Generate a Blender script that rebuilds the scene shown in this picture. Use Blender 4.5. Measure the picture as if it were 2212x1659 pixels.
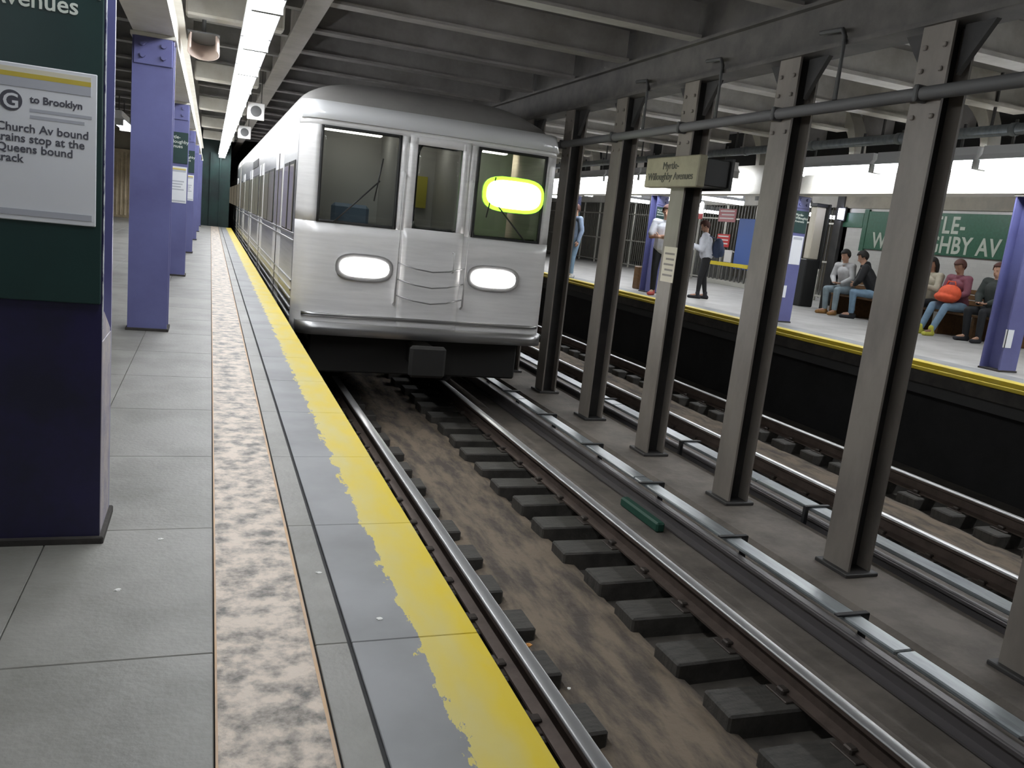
import bpy, bmesh, math, random
from mathutils import Vector, Matrix

# ------------------------------------------------------------------ clear
for o in list(bpy.data.objects):
    bpy.data.objects.remove(o, do_unlink=True)
S = bpy.context.scene
C = S.collection
rnd = random.Random(7)

# ------------------------------------------------------------------ camera
CAMH = 1.08
cam_d = bpy.data.cameras.new('camera')
cam_d.sensor_width = 36.0
cam_d.lens = 1760.8 / 2212.0 * 36.0
cam_d.clip_start = 0.05
cam_d.clip_end = 200
cam = bpy.data.objects.new('camera', cam_d)
C.objects.link(cam)
R = Matrix(((0.93473797, -0.03463799, -0.35364548),
            (-0.33880962, 0.21312218, -0.91639892),
            (0.10711192, 0.97641136, 0.18747771)))
cam.matrix_world = Matrix.Translation((0, 0, CAMH)) @ R.to_4x4()
S.camera = cam

# ------------------------------------------------------------------ world and exposure
wd = bpy.data.worlds.new('world')
S.world = wd
wd.use_nodes = True
wd.node_tree.nodes['Background'].inputs[0].default_value = (0.8, 0.85, 1.0, 1)
wd.node_tree.nodes['Background'].inputs[1].default_value = 0.01
S.view_settings.view_transform = 'Standard'
S.view_settings.look = 'None'
S.view_settings.exposure = 0.12
S.view_settings.gamma = 1.0
S.view_settings.use_curve_mapping = False
TUBE = 24.0          # radiance of the fluorescent lenses

# ------------------------------------------------------------------ materials
MATS = {}

def mat(name, col, rough=0.6, metal=0.0, col2=None, scale=3.0, lo=0.4, hi=0.65, stretch=(1, 1, 1),
        bump=0.0, bscale=40.0, emit=None, estr=0.0, spec=0.5, detail=6.0):
    m = bpy.data.materials.new(name)
    m.use_nodes = True
    nt = m.node_tree
    b = nt.nodes['Principled BSDF']
    b.inputs['Base Color'].default_value = (*col, 1)
    b.inputs['Roughness'].default_value = rough
    b.inputs['Metallic'].default_value = metal
    b.inputs['Specular IOR Level'].default_value = spec
    geo = nt.nodes.new('ShaderNodeNewGeometry')
    if col2 is not None:
        mp = nt.nodes.new('ShaderNodeMapping')
        mp.inputs['Scale'].default_value = stretch
        nt.links.new(geo.outputs['Position'], mp.inputs['Vector'])
        n = nt.nodes.new('ShaderNodeTexNoise')
        n.inputs['Scale'].default_value = scale
        n.inputs['Detail'].default_value = detail
        n.inputs['Roughness'].default_value = 0.65
        nt.links.new(mp.outputs['Vector'], n.inputs['Vector'])
        r = nt.nodes.new('ShaderNodeValToRGB')
        r.color_ramp.elements[0].position = lo
        r.color_ramp.elements[0].color = (*col, 1)
        r.color_ramp.elements[1].position = hi
        r.color_ramp.elements[1].color = (*col2, 1)
        nt.links.new(n.outputs['Fac'], r.inputs['Fac'])
        nt.links.new(r.outputs['Color'], b.inputs['Base Color'])
    if bump > 0:
        n2 = nt.nodes.new('ShaderNodeTexNoise')
        n2.inputs['Scale'].default_value = bscale
        n2.inputs['Detail'].default_value = 4
        nt.links.new(geo.outputs['Position'], n2.inputs['Vector'])
        bp = nt.nodes.new('ShaderNodeBump')
        bp.inputs['Strength'].default_value = bump
        bp.inputs['Distance'].default_value = 0.01
        nt.links.new(n2.outputs['Fac'], bp.inputs['Height'])
        nt.links.new(bp.outputs['Normal'], b.inputs['Normal'])
    if emit is not None:
        b.inputs['Emission Color'].default_value = (*emit, 1)
        b.inputs['Emission Strength'].default_value = estr
    MATS[name] = m
    return m

mat('concrete', (0.275, 0.268, 0.245), 0.5, col2=(0.175, 0.17, 0.15), scale=2.2, lo=0.40, hi=0.70, bump=0.15, bscale=60)
mat('concrete_far', (0.44, 0.43, 0.41), 0.55, col2=(0.34, 0.33, 0.31), scale=1.5, bump=0.1)
mat('groove', (0.05, 0.05, 0.05), 0.9)
mat('tan_strip', (0.66, 0.56, 0.46), 0.5, col2=(0.11, 0.10, 0.085), scale=12.0, lo=0.42, hi=0.64, bump=0.3, bscale=90, detail=9)
mat('orange_line', (0.62, 0.40, 0.22), 0.6, col2=(0.55, 0.40, 0.28), scale=6)
mat('rub_board', (0.025, 0.023, 0.022), 0.7, col2=(0.05, 0.045, 0.04), scale=5)
mat('grime', (0.035, 0.032, 0.03), 0.9, col2=(0.06, 0.055, 0.05), scale=2.5, bump=0.3)
mat('trackbed', (0.10, 0.088, 0.075), 0.85, col2=(0.055, 0.05, 0.045), scale=3, bump=0.4, bscale=30)
mat('muck', (0.21, 0.165, 0.12), 0.85, col2=(0.08, 0.066, 0.055), scale=2.2, lo=0.42, hi=0.62, stretch=(3, 0.8, 1), bump=0.8, bscale=25)
mat('bench_concrete', (0.20, 0.175, 0.15), 0.8, col2=(0.12, 0.105, 0.09), scale=2.4, bump=0.3, bscale=30)
mat('tie', (0.068, 0.063, 0.055), 0.7, col2=(0.04, 0.037, 0.033), scale=7, stretch=(1, 5, 1), bump=0.4, bscale=50)
mat('tie_steel', (0.09, 0.075, 0.065), 0.6, 0.5, col2=(0.06, 0.05, 0.045), scale=8)
mat('rail_web', (0.12, 0.09, 0.075), 0.6, 0.4, col2=(0.08, 0.06, 0.05), scale=6)
mat('rail_head', (0.60, 0.60, 0.60), 0.38, 0.55)
mat('cover_board', (0.30, 0.33, 0.34), 0.3, 0.3, col2=(0.17, 0.19, 0.20), scale=2.5, stretch=(4, 0.6, 4))
mat('third_steel', (0.16, 0.15, 0.15), 0.45, 0.6)
mat('bracket', (0.03, 0.03, 0.032), 0.6)
mat('green_paint', (0.015, 0.075, 0.05), 0.6)
mat('mid_column', (0.25, 0.222, 0.195), 0.5, col2=(0.16, 0.142, 0.125), scale=3, lo=0.35, hi=0.75, stretch=(1, 1, 0.4))
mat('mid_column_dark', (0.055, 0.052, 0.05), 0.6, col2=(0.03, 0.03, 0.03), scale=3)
mat('ceil_slab', (0.27, 0.26, 0.26), 0.8, col2=(0.20, 0.19, 0.185), scale=1.2, bump=0.2, bscale=20)
mat('girder_dark', (0.13, 0.12, 0.11), 0.6, col2=(0.08, 0.075, 0.07), scale=3)
mat('far_beam', (0.62, 0.60, 0.56), 0.55, col2=(0.48, 0.46, 0.42), scale=3)
mat('ceil_beam', (0.40, 0.38, 0.36), 0.6, col2=(0.29, 0.27, 0.25), scale=2.5, lo=0.4, hi=0.7)
mat('cream_girder', (0.78, 0.76, 0.70), 0.5, col2=(0.68, 0.65, 0.58), scale=3)
mat('blue_paint', (0.155, 0.165, 0.365), 0.3, col2=(0.12, 0.122, 0.28), scale=1.6, lo=0.4, hi=0.7)
mat('navy_paint', (0.022, 0.019, 0.078), 0.4, col2=(0.016, 0.016, 0.04), scale=3)
mat('worn_edge', (0.48, 0.50, 0.55), 0.5, col2=(0.05, 0.05, 0.15), scale=18, lo=0.45, hi=0.58)
mat('infill', (0.50, 0.46, 0.46), 0.7, col2=(0.33, 0.31, 0.40), scale=9, bump=0.3)
mat('dark_green', (0.018, 0.052, 0.048), 0.35, col2=(0.015, 0.042, 0.04), scale=4)
mat('sign_text', (0.80, 0.86, 0.78), 0.5)
mat('paper', (0.88, 0.90, 0.94), 0.5, col2=(0.82, 0.84, 0.89), scale=3, lo=0.3, hi=0.8)
mat('paper_print', (0.10, 0.10, 0.125), 0.6)
mat('paper_faint', (0.52, 0.54, 0.60), 0.6)
mat('paper_yellow', (0.66, 0.52, 0.08), 0.5)
mat('paper_cream', (0.80, 0.76, 0.60), 0.5)
mat('wall_tile', (0.62, 0.61, 0.58), 0.35)
mat('wall_dirty', (0.30, 0.27, 0.21), 0.7, col2=(0.20, 0.18, 0.15), scale=1.4)
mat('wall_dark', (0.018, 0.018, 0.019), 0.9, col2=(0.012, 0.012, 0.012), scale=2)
mat('tunnel_green', (0.014, 0.04, 0.036), 0.7, col2=(0.01, 0.02, 0.02), scale=1.5)
mat('mosaic_green', (0.02, 0.085, 0.045), 0.4, col2=(0.025, 0.105, 0.06), scale=20)
mat('mosaic_pale', (0.40, 0.43, 0.36), 0.4)
mat('fixture', (0.42, 0.43, 0.42), 0.5)
mat('fixture_white', (0.75, 0.76, 0.78), 0.5)
mat('conduit', (0.24, 0.27, 0.29), 0.5, col2=(0.17, 0.19, 0.21), scale=5, stretch=(1, 3, 1))
mat('conduit_mid', (0.15, 0.15, 0.148), 0.6)
mat('plat_beam', (0.24, 0.235, 0.225), 0.6, col2=(0.16, 0.155, 0.15), scale=2.5)
mat('conduit_dark', (0.085, 0.085, 0.085), 0.6)
mat('lens', (0.9, 0.9, 0.9), 0.5, emit=(0.93, 0.96, 1.0), estr=TUBE)
mat('steel', (0.90, 0.89, 0.88), 0.32, 0.12, col2=(0.83, 0.82, 0.81), scale=2.0, stretch=(1, 1, 14))
mat('steel_side', (0.60, 0.60, 0.59), 0.30, 0.95, col2=(0.50, 0.50, 0.49), scale=2.0, stretch=(1, 0.3, 12))
mat('steel_rib', (0.45, 0.45, 0.45), 0.35, 0.9)
mat('brow', (0.86, 0.87, 0.88), 0.25, 0.2)
mat('roof_grey', (0.30, 0.29, 0.275), 0.6, col2=(0.26, 0.25, 0.24), scale=2)
mat('rubber', (0.018, 0.018, 0.018), 0.6)
mat('under', (0.02, 0.019, 0.018), 0.8)
mat('cab_grey', (0.50, 0.50, 0.49), 0.6)
mat('cab_fill', (1, 1, 1), 0.3, emit=(1.0, 0.95, 0.88), estr=5.0)
mat('cab_yellow', (0.55, 0.50, 0.08), 0.5)
mat('seat_blue', (0.20, 0.28, 0.40), 0.6)
mat('lamp_head', (1, 1, 1), 0.3, emit=(1.0, 0.97, 0.95), estr=26.0)
mat('led_white', (1, 1, 1), 0.3, emit=(0.88, 1.0, 0.72), estr=6.0)
mat('led_green', (0.4, 0.9, 0.1), 0.3, emit=(0.40, 0.95, 0.05), estr=1.6)
mat('window_lit', (0.06, 0.06, 0.05), 0.08, emit=(1.0, 0.88, 0.66), estr=0.10)  # faint glow put into the panes in place of the saloon lamps behind
mat('lamp_warm', (1, 1, 1), 0.3, emit=(1.0, 0.85, 0.60), estr=9.0)
mat('lamp_blue', (1, 1, 1), 0.3, emit=(0.75, 0.78, 1.0), estr=14.0)
mat('bin_black', (0.018, 0.019, 0.019), 0.5)
mat('beige', (0.62, 0.57, 0.46), 0.5)
mat('fence_steel', (0.17, 0.165, 0.15), 0.45, 0.5)
mat('fence_pale', (0.55, 0.54, 0.48), 0.4, 0.4)
mat('red_sign', (0.62, 0.05, 0.05), 0.5)
mat('pink_sign', (0.52, 0.20, 0.21), 0.5)
mat('sign_white', (0.82, 0.80, 0.78), 0.5)
mat('board_blue', (0.08, 0.15, 0.42), 0.5)
mat('board_stripe', (0.45, 0.47, 0.50), 0.5)
mat('yellow', (0.70, 0.55, 0.04), 0.5)
mat('wood', (0.17, 0.085, 0.03), 0.5, col2=(0.11, 0.055, 0.02), scale=4, stretch=(6, 1, 6))
mat('gold_sign', (0.34, 0.31, 0.21), 0.5, col2=(0.27, 0.25, 0.17), scale=4)
mat('gold_text', (0.10, 0.10, 0.08), 0.6)
mat('drum', (0.62, 0.50, 0.44), 0.55)
mat('litter_white', (0.75, 0.75, 0.72), 0.7)
mat('litter_orange', (0.60, 0.26, 0.05), 0.6)
mat('pale_bars', (0.62, 0.52, 0.36), 0.6, col2=(0.42, 0.34, 0.22), scale=3)
mat('pipe_cream', (0.62, 0.58, 0.44), 0.5)

def yellow_mat(name, edge_x, width, sgn):
    """concrete with a worn yellow painted strip next to a platform edge (true paint, ragged inner border)"""
    m = mat(name, (0.36, 0.36, 0.35), 0.55)
    nt = m.node_tree
    b = nt.nodes['Principled BSDF']
    g = nt.nodes.new('ShaderNodeNewGeometry')
    sep = nt.nodes.new('ShaderNodeSeparateXYZ')
    nt.links.new(g.outputs['Position'], sep.inputs[0])
    d = nt.nodes.new('ShaderNodeMath'); d.operation = 'SUBTRACT'
    nt.links.new(sep.outputs['X'], d.inputs[0]); d.inputs[1].default_value = edge_x
    a = nt.nodes.new('ShaderNodeMath'); a.operation = 'MULTIPLY'
    nt.links.new(d.outputs[0], a.inputs[0]); a.inputs[1].default_value = sgn      # 0 at edge, grows inward
    mp = nt.nodes.new('ShaderNodeMapping'); mp.inputs['Scale'].default_value = (9, 3.5, 1)
    nt.links.new(g.outputs['Position'], mp.inputs['Vector'])
    n = nt.nodes.new('ShaderNodeTexNoise'); n.inputs['Scale'].default_value = 2.6
    n.inputs['Detail'].default_value = 8; n.inputs['Roughness'].default_value = 0.7
    nt.links.new(mp.outputs['Vector'], n.inputs['Vector'])
    k = nt.nodes.new('ShaderNodeMath'); k.operation = 'MULTIPLY_ADD'
    nt.links.new(n.outputs['Fac'], k.inputs[0]); k.inputs[1].default_value = 0.15; k.inputs[2].default_value = width - 0.075
    q = nt.nodes.new('ShaderNodeMath'); q.operation = 'LESS_THAN'
    nt.links.new(a.outputs[0], q.inputs[0]); nt.links.new(k.outputs[0], q.inputs[1])
    # tone of the paint: fresh yellow at the edge, scuffed and pale inward
    n3 = nt.nodes.new('ShaderNodeTexNoise'); n3.inputs['Scale'].default_value = 3.0; n3.inputs['Detail'].default_value = 8
    mp3 = nt.nodes.new('ShaderNodeMapping'); mp3.inputs['Scale'].default_value = (3, 1.2, 1)
    nt.links.new(g.outputs['Position'], mp3.inputs['Vector']); nt.links.new(mp3.outputs['Vector'], n3.inputs['Vector'])
    sm = nt.nodes.new('ShaderNodeMath'); sm.operation = 'MULTIPLY_ADD'
    nt.links.new(a.outputs[0], sm.inputs[0]); sm.inputs[1].default_value = 2.0 / max(width, .1) * 0.17
    nt.links.new(n3.outputs['Fac'], sm.inputs[2])
    r = nt.nodes.new('ShaderNodeValToRGB')
    r.color_ramp.elements[0].position = 0.50; r.color_ramp.elements[0].color = (0.70, 0.53, 0.025, 1)
    r.color_ramp.elements[1].position = 0.92; r.color_ramp.elements[1].color = (0.62, 0.53, 0.17, 1)
    nt.links.new(sm.outputs[0], r.inputs['Fac'])
    nc = nt.nodes.new('ShaderNodeTexNoise'); nc.inputs['Scale'].default_value = 2.2; nc.inputs['Detail'].default_value = 6
    nt.links.new(g.outputs['Position'], nc.inputs['Vector'])
    rc = nt.nodes.new('ShaderNodeValToRGB')
    rc.color_ramp.elements[0].position = 0.42; rc.color_ramp.elements[0].color = (0.29, 0.295, 0.30, 1)
    rc.color_ramp.elements[1].position = 0.72; rc.color_ramp.elements[1].color = (0.20, 0.20, 0.205, 1)
    nt.links.new(nc.outputs['Fac'], rc.inputs['Fac'])
    mx = nt.nodes.new('ShaderNodeMix'); mx.data_type = 'RGBA'
    nt.links.new(q.outputs[0], mx.inputs[0]); nt.links.new(rc.outputs['Color'], mx.inputs[6]); nt.links.new(r.outputs['Color'], mx.inputs[7])
    nt.links.new(mx.outputs[2], b.inputs['Base Color'])
    return m

yellow_mat('edge_near', 0.718, 0.175, -1.0)
yellow_mat('edge_far', 8.28, 0.22, 1.0)

def tile_nodes():
    m = MATS['wall_tile']; nt = m.node_tree; b = nt.nodes['Principled BSDF']
    g = nt.nodes.new('ShaderNodeNewGeometry'); sep = nt.nodes.new('ShaderNodeSeparateXYZ')
    nt.links.new(g.outputs['Position'], sep.inputs[0])
    add = nt.nodes.new('ShaderNodeMath'); add.operation = 'ADD'
    nt.links.new(sep.outputs['X'], add.inputs[0]); nt.links.new(sep.outputs['Y'], add.inputs[1])
    cb = nt.nodes.new('ShaderNodeCombineXYZ')
    nt.links.new(add.outputs[0], cb.inputs['X']); nt.links.new(sep.outputs['Z'], cb.inputs['Y'])
    br = nt.nodes.new('ShaderNodeTexBrick')
    br.inputs['Scale'].default_value = 1.0
    br.inputs['Brick Width'].default_value = 0.15; br.inputs['Row Height'].default_value = 0.075
    br.inputs['Mortar Size'].default_value = 0.003
    br.inputs['Color1'].default_value = (0.50, 0.49, 0.455, 1); br.inputs['Color2'].default_value = (0.46, 0.45, 0.42, 1)
    br.inputs['Mortar'].default_value = (0.44, 0.43, 0.40, 1)
    nt.links.new(cb.outputs[0], br.inputs['Vector']); nt.links.new(br.outputs['Color'], b.inputs['Base Color'])
tile_nodes()

def glass_mat(name, tint, keep):
    m = bpy.data.materials.new(name); m.use_nodes = True
    nt = m.node_tree; nt.nodes.clear()
    out = nt.nodes.new('ShaderNodeOutputMaterial')
    gl = nt.nodes.new('ShaderNodeBsdfGlossy'); gl.inputs['Roughness'].default_value = 0.04
    gl.inputs['Color'].default_value = (0.9, 0.92, 0.92, 1)
    tr = nt.nodes.new('ShaderNodeBsdfTransparent'); tr.inputs['Color'].default_value = (*tint, 1)
    fr = nt.nodes.new('ShaderNodeFresnel'); fr.inputs['IOR'].default_value = 1.6
    mx = nt.nodes.new('ShaderNodeMixShader')
    nt.links.new(fr.outputs[0], mx.inputs[0]); nt.links.new(tr.outputs[0], mx.inputs[1]); nt.links.new(gl.outputs[0], mx.inputs[2])
    nt.links.new(mx.outputs[0], out.inputs[0])
    MATS[name] = m
glass_mat('glass', (0.85, 0.87, 0.85), 0.5)

# ------------------------------------------------------------------ mesh helpers
class MB:
    def __init__(s):
        s.v = []; s.f = []; s.mi = []; s.sm = []; s.cur = 0
    def face(s, idx, smooth=False):
        s.f.append(tuple(idx)); s.mi.append(s.cur); s.sm.append(smooth)
    def box(s, x0, x1, y0, y1, z0, z1, M=None):
        b = len(s.v)
        for x, y, z in ((x0, y0, z0), (x1, y0, z0), (x1, y1, z0), (x0, y1, z0), (x0, y0, z1), (x1, y0, z1), (x1, y1, z1), (x0, y1, z1)):
            p = Vector((x, y, z))
            s.v.append(M @ p if M else p)
        for q in ((0, 3, 2, 1), (4, 5, 6, 7), (0, 1, 5, 4), (1, 2, 6, 5), (2, 3, 7, 6), (3, 0, 4, 7)):
            s.face([b + i for i in q])
        return s
    def bbox(s, x0, x1, y0, y1, z0, z1, r=0.01, M=None):
        """box with chamfered edges"""
        bm = bmesh.new()
        bmesh.ops.create_cube(bm, size=1)
        for v in bm.verts:
            v.co = Vector((x0 + (v.co.x + .5) * (x1 - x0), y0 + (v.co.y + .5) * (y1 - y0), z0 + (v.co.z + .5) * (z1 - z0)))
        bmesh.ops.bevel(bm, geom=bm.edges[:], offset=r, segments=1, affect='EDGES')
        s.addbm(bm, M); return s
    def addbm(s, bm, M=None, smooth=False):
        b = len(s.v); bm.verts.index_update()
        for v in bm.verts:
            s.v.append(M @ v.co if M else v.co.copy())
        for f in bm.faces:
            s.face([b + v.index for v in f.verts], smooth)
        bm.free()
    def prism(s, prof, axis, a0, a1, M=None, cap=True, smooth=False):
        """prof: 2-D polygon; axis 'x','y','z' extrusion. For y: prof=(x,z); x: prof=(y,z); z: prof=(x,y)"""
        def P(u, w, a):
            p = {'y': (u, a, w), 'x': (a, u, w), 'z': (u, w, a)}[axis]
            p = Vector(p); return M @ p if M else p
        b = len(s.v); n = len(prof)
        for u, w in prof: s.v.append(P(u, w, a0))
        for u, w in prof: s.v.append(P(u, w, a1))
        for i in range(n):
            j = (i + 1) % n
            s.face((b + i, b + j, b + n + j, b + n + i), smooth)
        if cap:
            s.face([b + i for i in range(n)][::-1]); s.face([b + n + i for i in range(n)])
        return s
    def tube(s, pts, r, n=8, cap=True):
        pts = [Vector(p) for p in pts]; rings = []
        rr = r if isinstance(r, (list, tuple)) else [r] * len(pts)
        up = Vector((0, 0, 1))
        for i, p in enumerate(pts):
            t = (pts[min(i + 1, len(pts) - 1)] - pts[max(i - 1, 0)]).normalized()
            u = t.cross(up)
            if u.length < 1e-3: u = t.cross(Vector((1, 0, 0)))
            u.normalize(); w = t.cross(u)
            b = len(s.v)
            for k in range(n):
                a = 2 * math.pi * k / n
                s.v.append(p + (u * math.cos(a) + w * math.sin(a)) * rr[i])
            rings.append(b)
        for i in range(len(rings) - 1):
            for k in range(n):
                s.face((rings[i] + k, rings[i] + (k + 1) % n, rings[i + 1] + (k + 1) % n, rings[i + 1] + k), True)
        if cap:
            s.face([rings[0] + k for k in range(n)][::-1]); s.face([rings[-1] + k for k in range(n)])
        return s
    def loft(s, rings, smooth=True, cap0=False, cap1=False, closed=True):
        base = []
        for r in rings:
            b = len(s.v); s.v.extend(Vector(p) for p in r); base.append(b)
        n = len(rings[0])
        for i in range(len(rings) - 1):
            for k in range(n if closed else n - 1):
                j = (k + 1) % n
                s.face((base[i] + k, base[i] + j, base[i + 1] + j, base[i + 1] + k), smooth)
        if cap0: s.face([base[0] + k for k in range(n)][::-1])
        if cap1: s.face([base[-1] + k for k in range(n)])
        return s
    def mesh(s, name, mats):
        me = bpy.data.meshes.new(name)
        me.from_pydata([tuple(v) for v in s.v], [], s.f)
        for m in (mats if isinstance(mats, (list, tuple)) else [mats]):
            me.materials.append(MATS[m])
        me.polygons.foreach_set('material_index', s.mi)
        me.polygons.foreach_set('use_smooth', s.sm)
        bm = bmesh.new(); bm.from_mesh(me)
        bmesh.ops.recalc_face_normals(bm, faces=bm.faces[:])
        bm.to_mesh(me); bm.free(); me.update()
        return me
    def build(s, name, mats, parent=None):
        return link(name, s.mesh(name, mats), parent)

def link(name, me, parent=None, M=None):
    o = bpy.data.objects.new(name, me); C.objects.link(o)
    if parent is not None:
        o.parent = parent
        if M is None: o.matrix_parent_inverse = parent_inv(parent)
    if M is not None: o.matrix_basis = M
    return o

def parent_inv(p):
    m = p.matrix_basis.copy(); q = p
    while q.parent is not None:
        q = q.parent; m = q.matrix_basis @ m if not q.parent else m
    # parents are placed by translation/rotation only; parts are modelled in world space
    mm = Matrix.Identity(4); chain = []
    q = p
    while q is not None:
        chain.append(q); q = q.parent
    for q in reversed(chain):
        mm = mm @ (q.matrix_parent_inverse if q.parent else Matrix.Identity(4)) @ q.matrix_basis
    return mm.inverted()

def tag(o, label, cat, group=None):
    o['label'] = label; o['category'] = cat
    if group: o['group'] = group
    return o

def thing(name, label, cat, loc=(0, 0, 0), rz=0.0, group=None):
    o = bpy.data.objects.new(name, None); C.objects.link(o)
    o.empty_display_size = 0.2
    o.location = loc; o.rotation_euler = (0, 0, rz)
    o.matrix_basis = Matrix.Translation(loc) @ Matrix.Rotation(rz, 4, 'Z')
    return tag(o, label, cat, group)

def struct(o):
    o['kind'] = 'structure'; return o

def text_mesh(body, size, mat_name, extrude=0.002, align='LEFT', bold=0.0, shear=0.0, spacing=1.0, line=1.0):
    cu = bpy.data.curves.new('text', 'FONT')
    cu.body = body; cu.size = size; cu.extrude = extrude; cu.align_x = align; cu.offset = bold; cu.resolution_u = 3
    cu.space_character = spacing; cu.space_line = line
    o = bpy.data.objects.new('text', cu); C.objects.link(o)
    dg = bpy.context.evaluated_depsgraph_get()
    me = bpy.data.meshes.new_from_object(o.evaluated_get(dg))
    bpy.data.objects.remove(o, do_unlink=True); bpy.data.curves.remove(cu)
    me.materials.clear(); me.materials.append(MATS[mat_name])
    return me

# text facing -Y (read from the camera side): local x->X, local y->Z
FACE_MY = Matrix(((1, 0, 0, 0), (0, 0, -1, 0), (0, 1, 0, 0), (0, 0, 0, 1)))
# text facing -X: local x -> -Y (reads left to right when looking along +X), local y -> Z, local z -> -X
FACE_MX = Matrix(((0, 0, -1, 0), (-1, 0, 0, 0), (0, 1, 0, 0), (0, 0, 0, 1)))

def put_text(name, body, size, m, at, face, parent, tall=1.0, **k):
    me = text_mesh(body, size, m, **k)
    if tall != 1.0: me.transform(Matrix.Diagonal((1, tall, 1, 1)))
    me.transform(Matrix.Translation(at) @ face)
    me.name = name
    return link(name, me, parent)

def copy_tree(o, parent=None, M=None):
    c = o.copy(); C.objects.link(c)
    if parent is not None: c.parent = parent
    if M is not None: c.matrix_basis = M @ o.matrix_basis
    for ch in o.children: copy_tree(ch, c)
    return c

ORD = ['first', 'second', 'third', 'fourth', 'fifth', 'sixth', 'seventh', 'eighth', 'ninth', 'tenth', 'eleventh', 'twelfth',
       'thirteenth', 'fourteenth', 'fifteenth', 'sixteenth', 'seventeenth', 'eighteenth', 'nineteenth', 'twentieth',
       'twenty-first', 'twenty-second', 'twenty-third', 'twenty-fourth']

# ------------------------------------------------------------------ dimensions (metres; platform top z=0, rail top z=-1.10)
EDGE = 0.718
FEDGE = 8.28
YEND = 31.0
Y0 = -3.0

# ================================================================== STRUCTURE
# near platform
fl = struct(MB().box(-3.5, EDGE - 0.10, Y0, YEND, -0.40, -0.012).build('floor', 'groove'))
cols = ((-3.5, -2.05), (-2.05, -1.15), (-1.15, -0.43), (-0.43, 0.045))
JY = [1.91 + 0.805 * k for k in range(-6, 37)]
slab_cache = {}
def slab(x0, x1, y0, y1, m, parent, name='slab'):
    key = (round(x1 - x0, 3), round(y1 - y0, 3), m)
    if key not in slab_cache:
        slab_cache[key] = MB().bbox(0.0012, x1 - x0 - 0.0012, 0.0012, y1 - y0 - 0.0012, -0.05, 0, 0.002).mesh(name, m)
    o = bpy.data.objects.new(name, slab_cache[key]); C.objects.link(o)
    o.location = (x0, y0, 0); o.parent = parent
    return o
for i in range(len(JY) - 1):
    if JY[i] < Y0 or JY[i + 1] > YEND: continue
    for a, b in cols:
        slab(a, b, JY[i], JY[i + 1], 'concrete', fl)
    slab(0.285, 0.368, JY[i], JY[i + 1], 'concrete', fl)
    slab(0.376, EDGE, JY[i], JY[i + 1], 'edge_near', fl)
MB().box(0.052, 0.272, Y0, YEND - .2, -0.05, 0.003).build('warning_strip', 'tan_strip', fl)
MB().box(0.047, 0.052, Y0, YEND - .2, -0.05, 0.004).build('strip_edging', 'orange_line', fl)
MB().box(0.272, 0.280, Y0, YEND - .2, -0.05, 0.004).build('strip_edging', 'orange_line', fl)
MB().bbox(EDGE - 0.09, EDGE - 0.012, Y0, YEND, -0.26, -0.055, 0.01).build('rubbing_board', 'rub_board', fl)

# far platform (widens past the end of the tiled wall)
ff = struct(MB().box(FEDGE + 0.10, 24, Y0, 40, -0.40, -0.012).build('floor_far', 'groove'))
for i in range(-1, 21):
    y = i * 1.83
    slab(FEDGE, FEDGE + 0.60, y, y + 1.83, 'edge_far', ff)
    slab(FEDGE + 0.60, FEDGE + 2.6, y, y + 1.83, 'concrete_far', ff)
    slab(FEDGE + 2.6, FEDGE + 5.3, y, y + 1.83, 'concrete_far', ff)
    if y > 13: slab(FEDGE + 5.3, FEDGE + 7.8, y, y + 1.83, 'concrete_far', ff)
    if y > 13: slab(FEDGE + 7.8, 24, y, y + 1.83, 'concrete_far', ff)
MB().bbox(FEDGE - 0.015, FEDGE + 0.09, Y0, 40, -0.10, -0.052, 0.008).build('edge_nosing', 'yellow', ff)
MB().bbox(FEDGE + 0.01, FEDGE + 0.09, Y0, 40, -0.26, -0.10, 0.01).build('rubbing_board', 'rub_board', ff)

# walls below the platforms
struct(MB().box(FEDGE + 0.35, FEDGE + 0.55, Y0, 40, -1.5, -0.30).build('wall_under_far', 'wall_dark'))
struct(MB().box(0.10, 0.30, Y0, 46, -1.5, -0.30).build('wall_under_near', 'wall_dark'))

# track bed
tb = struct(MB().box(0.2, FEDGE + 0.5, Y0, 46, -1.70, -1.40).build('floor_trackbed', 'trackbed'))
MB().bbox(3.34, 4.05, Y0, 46, -1.40, -1.235, 0.02).build('bench_wall', 'bench_concrete', tb)
MB().bbox(4.12, 4.92, Y0, 46, -1.40, -1.15, 0.03).build('column_curb', 'bench_concrete', tb)
MB().bbox(4.98, 5.55, Y0, 46, -1.40, -1.24, 0.02).build('bench_wall', 'bench_concrete', tb)

def trough(x0, x1, seed):
    r = random.Random(seed); m = MB(); nx, ny = 7, 130
    rings = []
    for j in range(ny + 1):
        y = Y0 + (30 - Y0) * j / ny; ring = []
        for i in range(nx + 1):
            u = i / nx
            z = -1.372 + 0.045 * math.exp(-((u - .22) / .2) ** 2) + 0.035 * math.exp(-((u - .8) / .17) ** 2) + r.uniform(-.012, .012)
            ring.append((x0 + (x1 - x0) * u + r.uniform(-.01, .01), y, z))
        rings.append(ring)
    m.loft(rings, True, closed=False)
    o = m.build('drain_silt', 'muck', tb); o['kind'] = 'stuff'; return o
trough(1.84, 2.66, 3)
trough(6.20, 7.05, 4)

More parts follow.
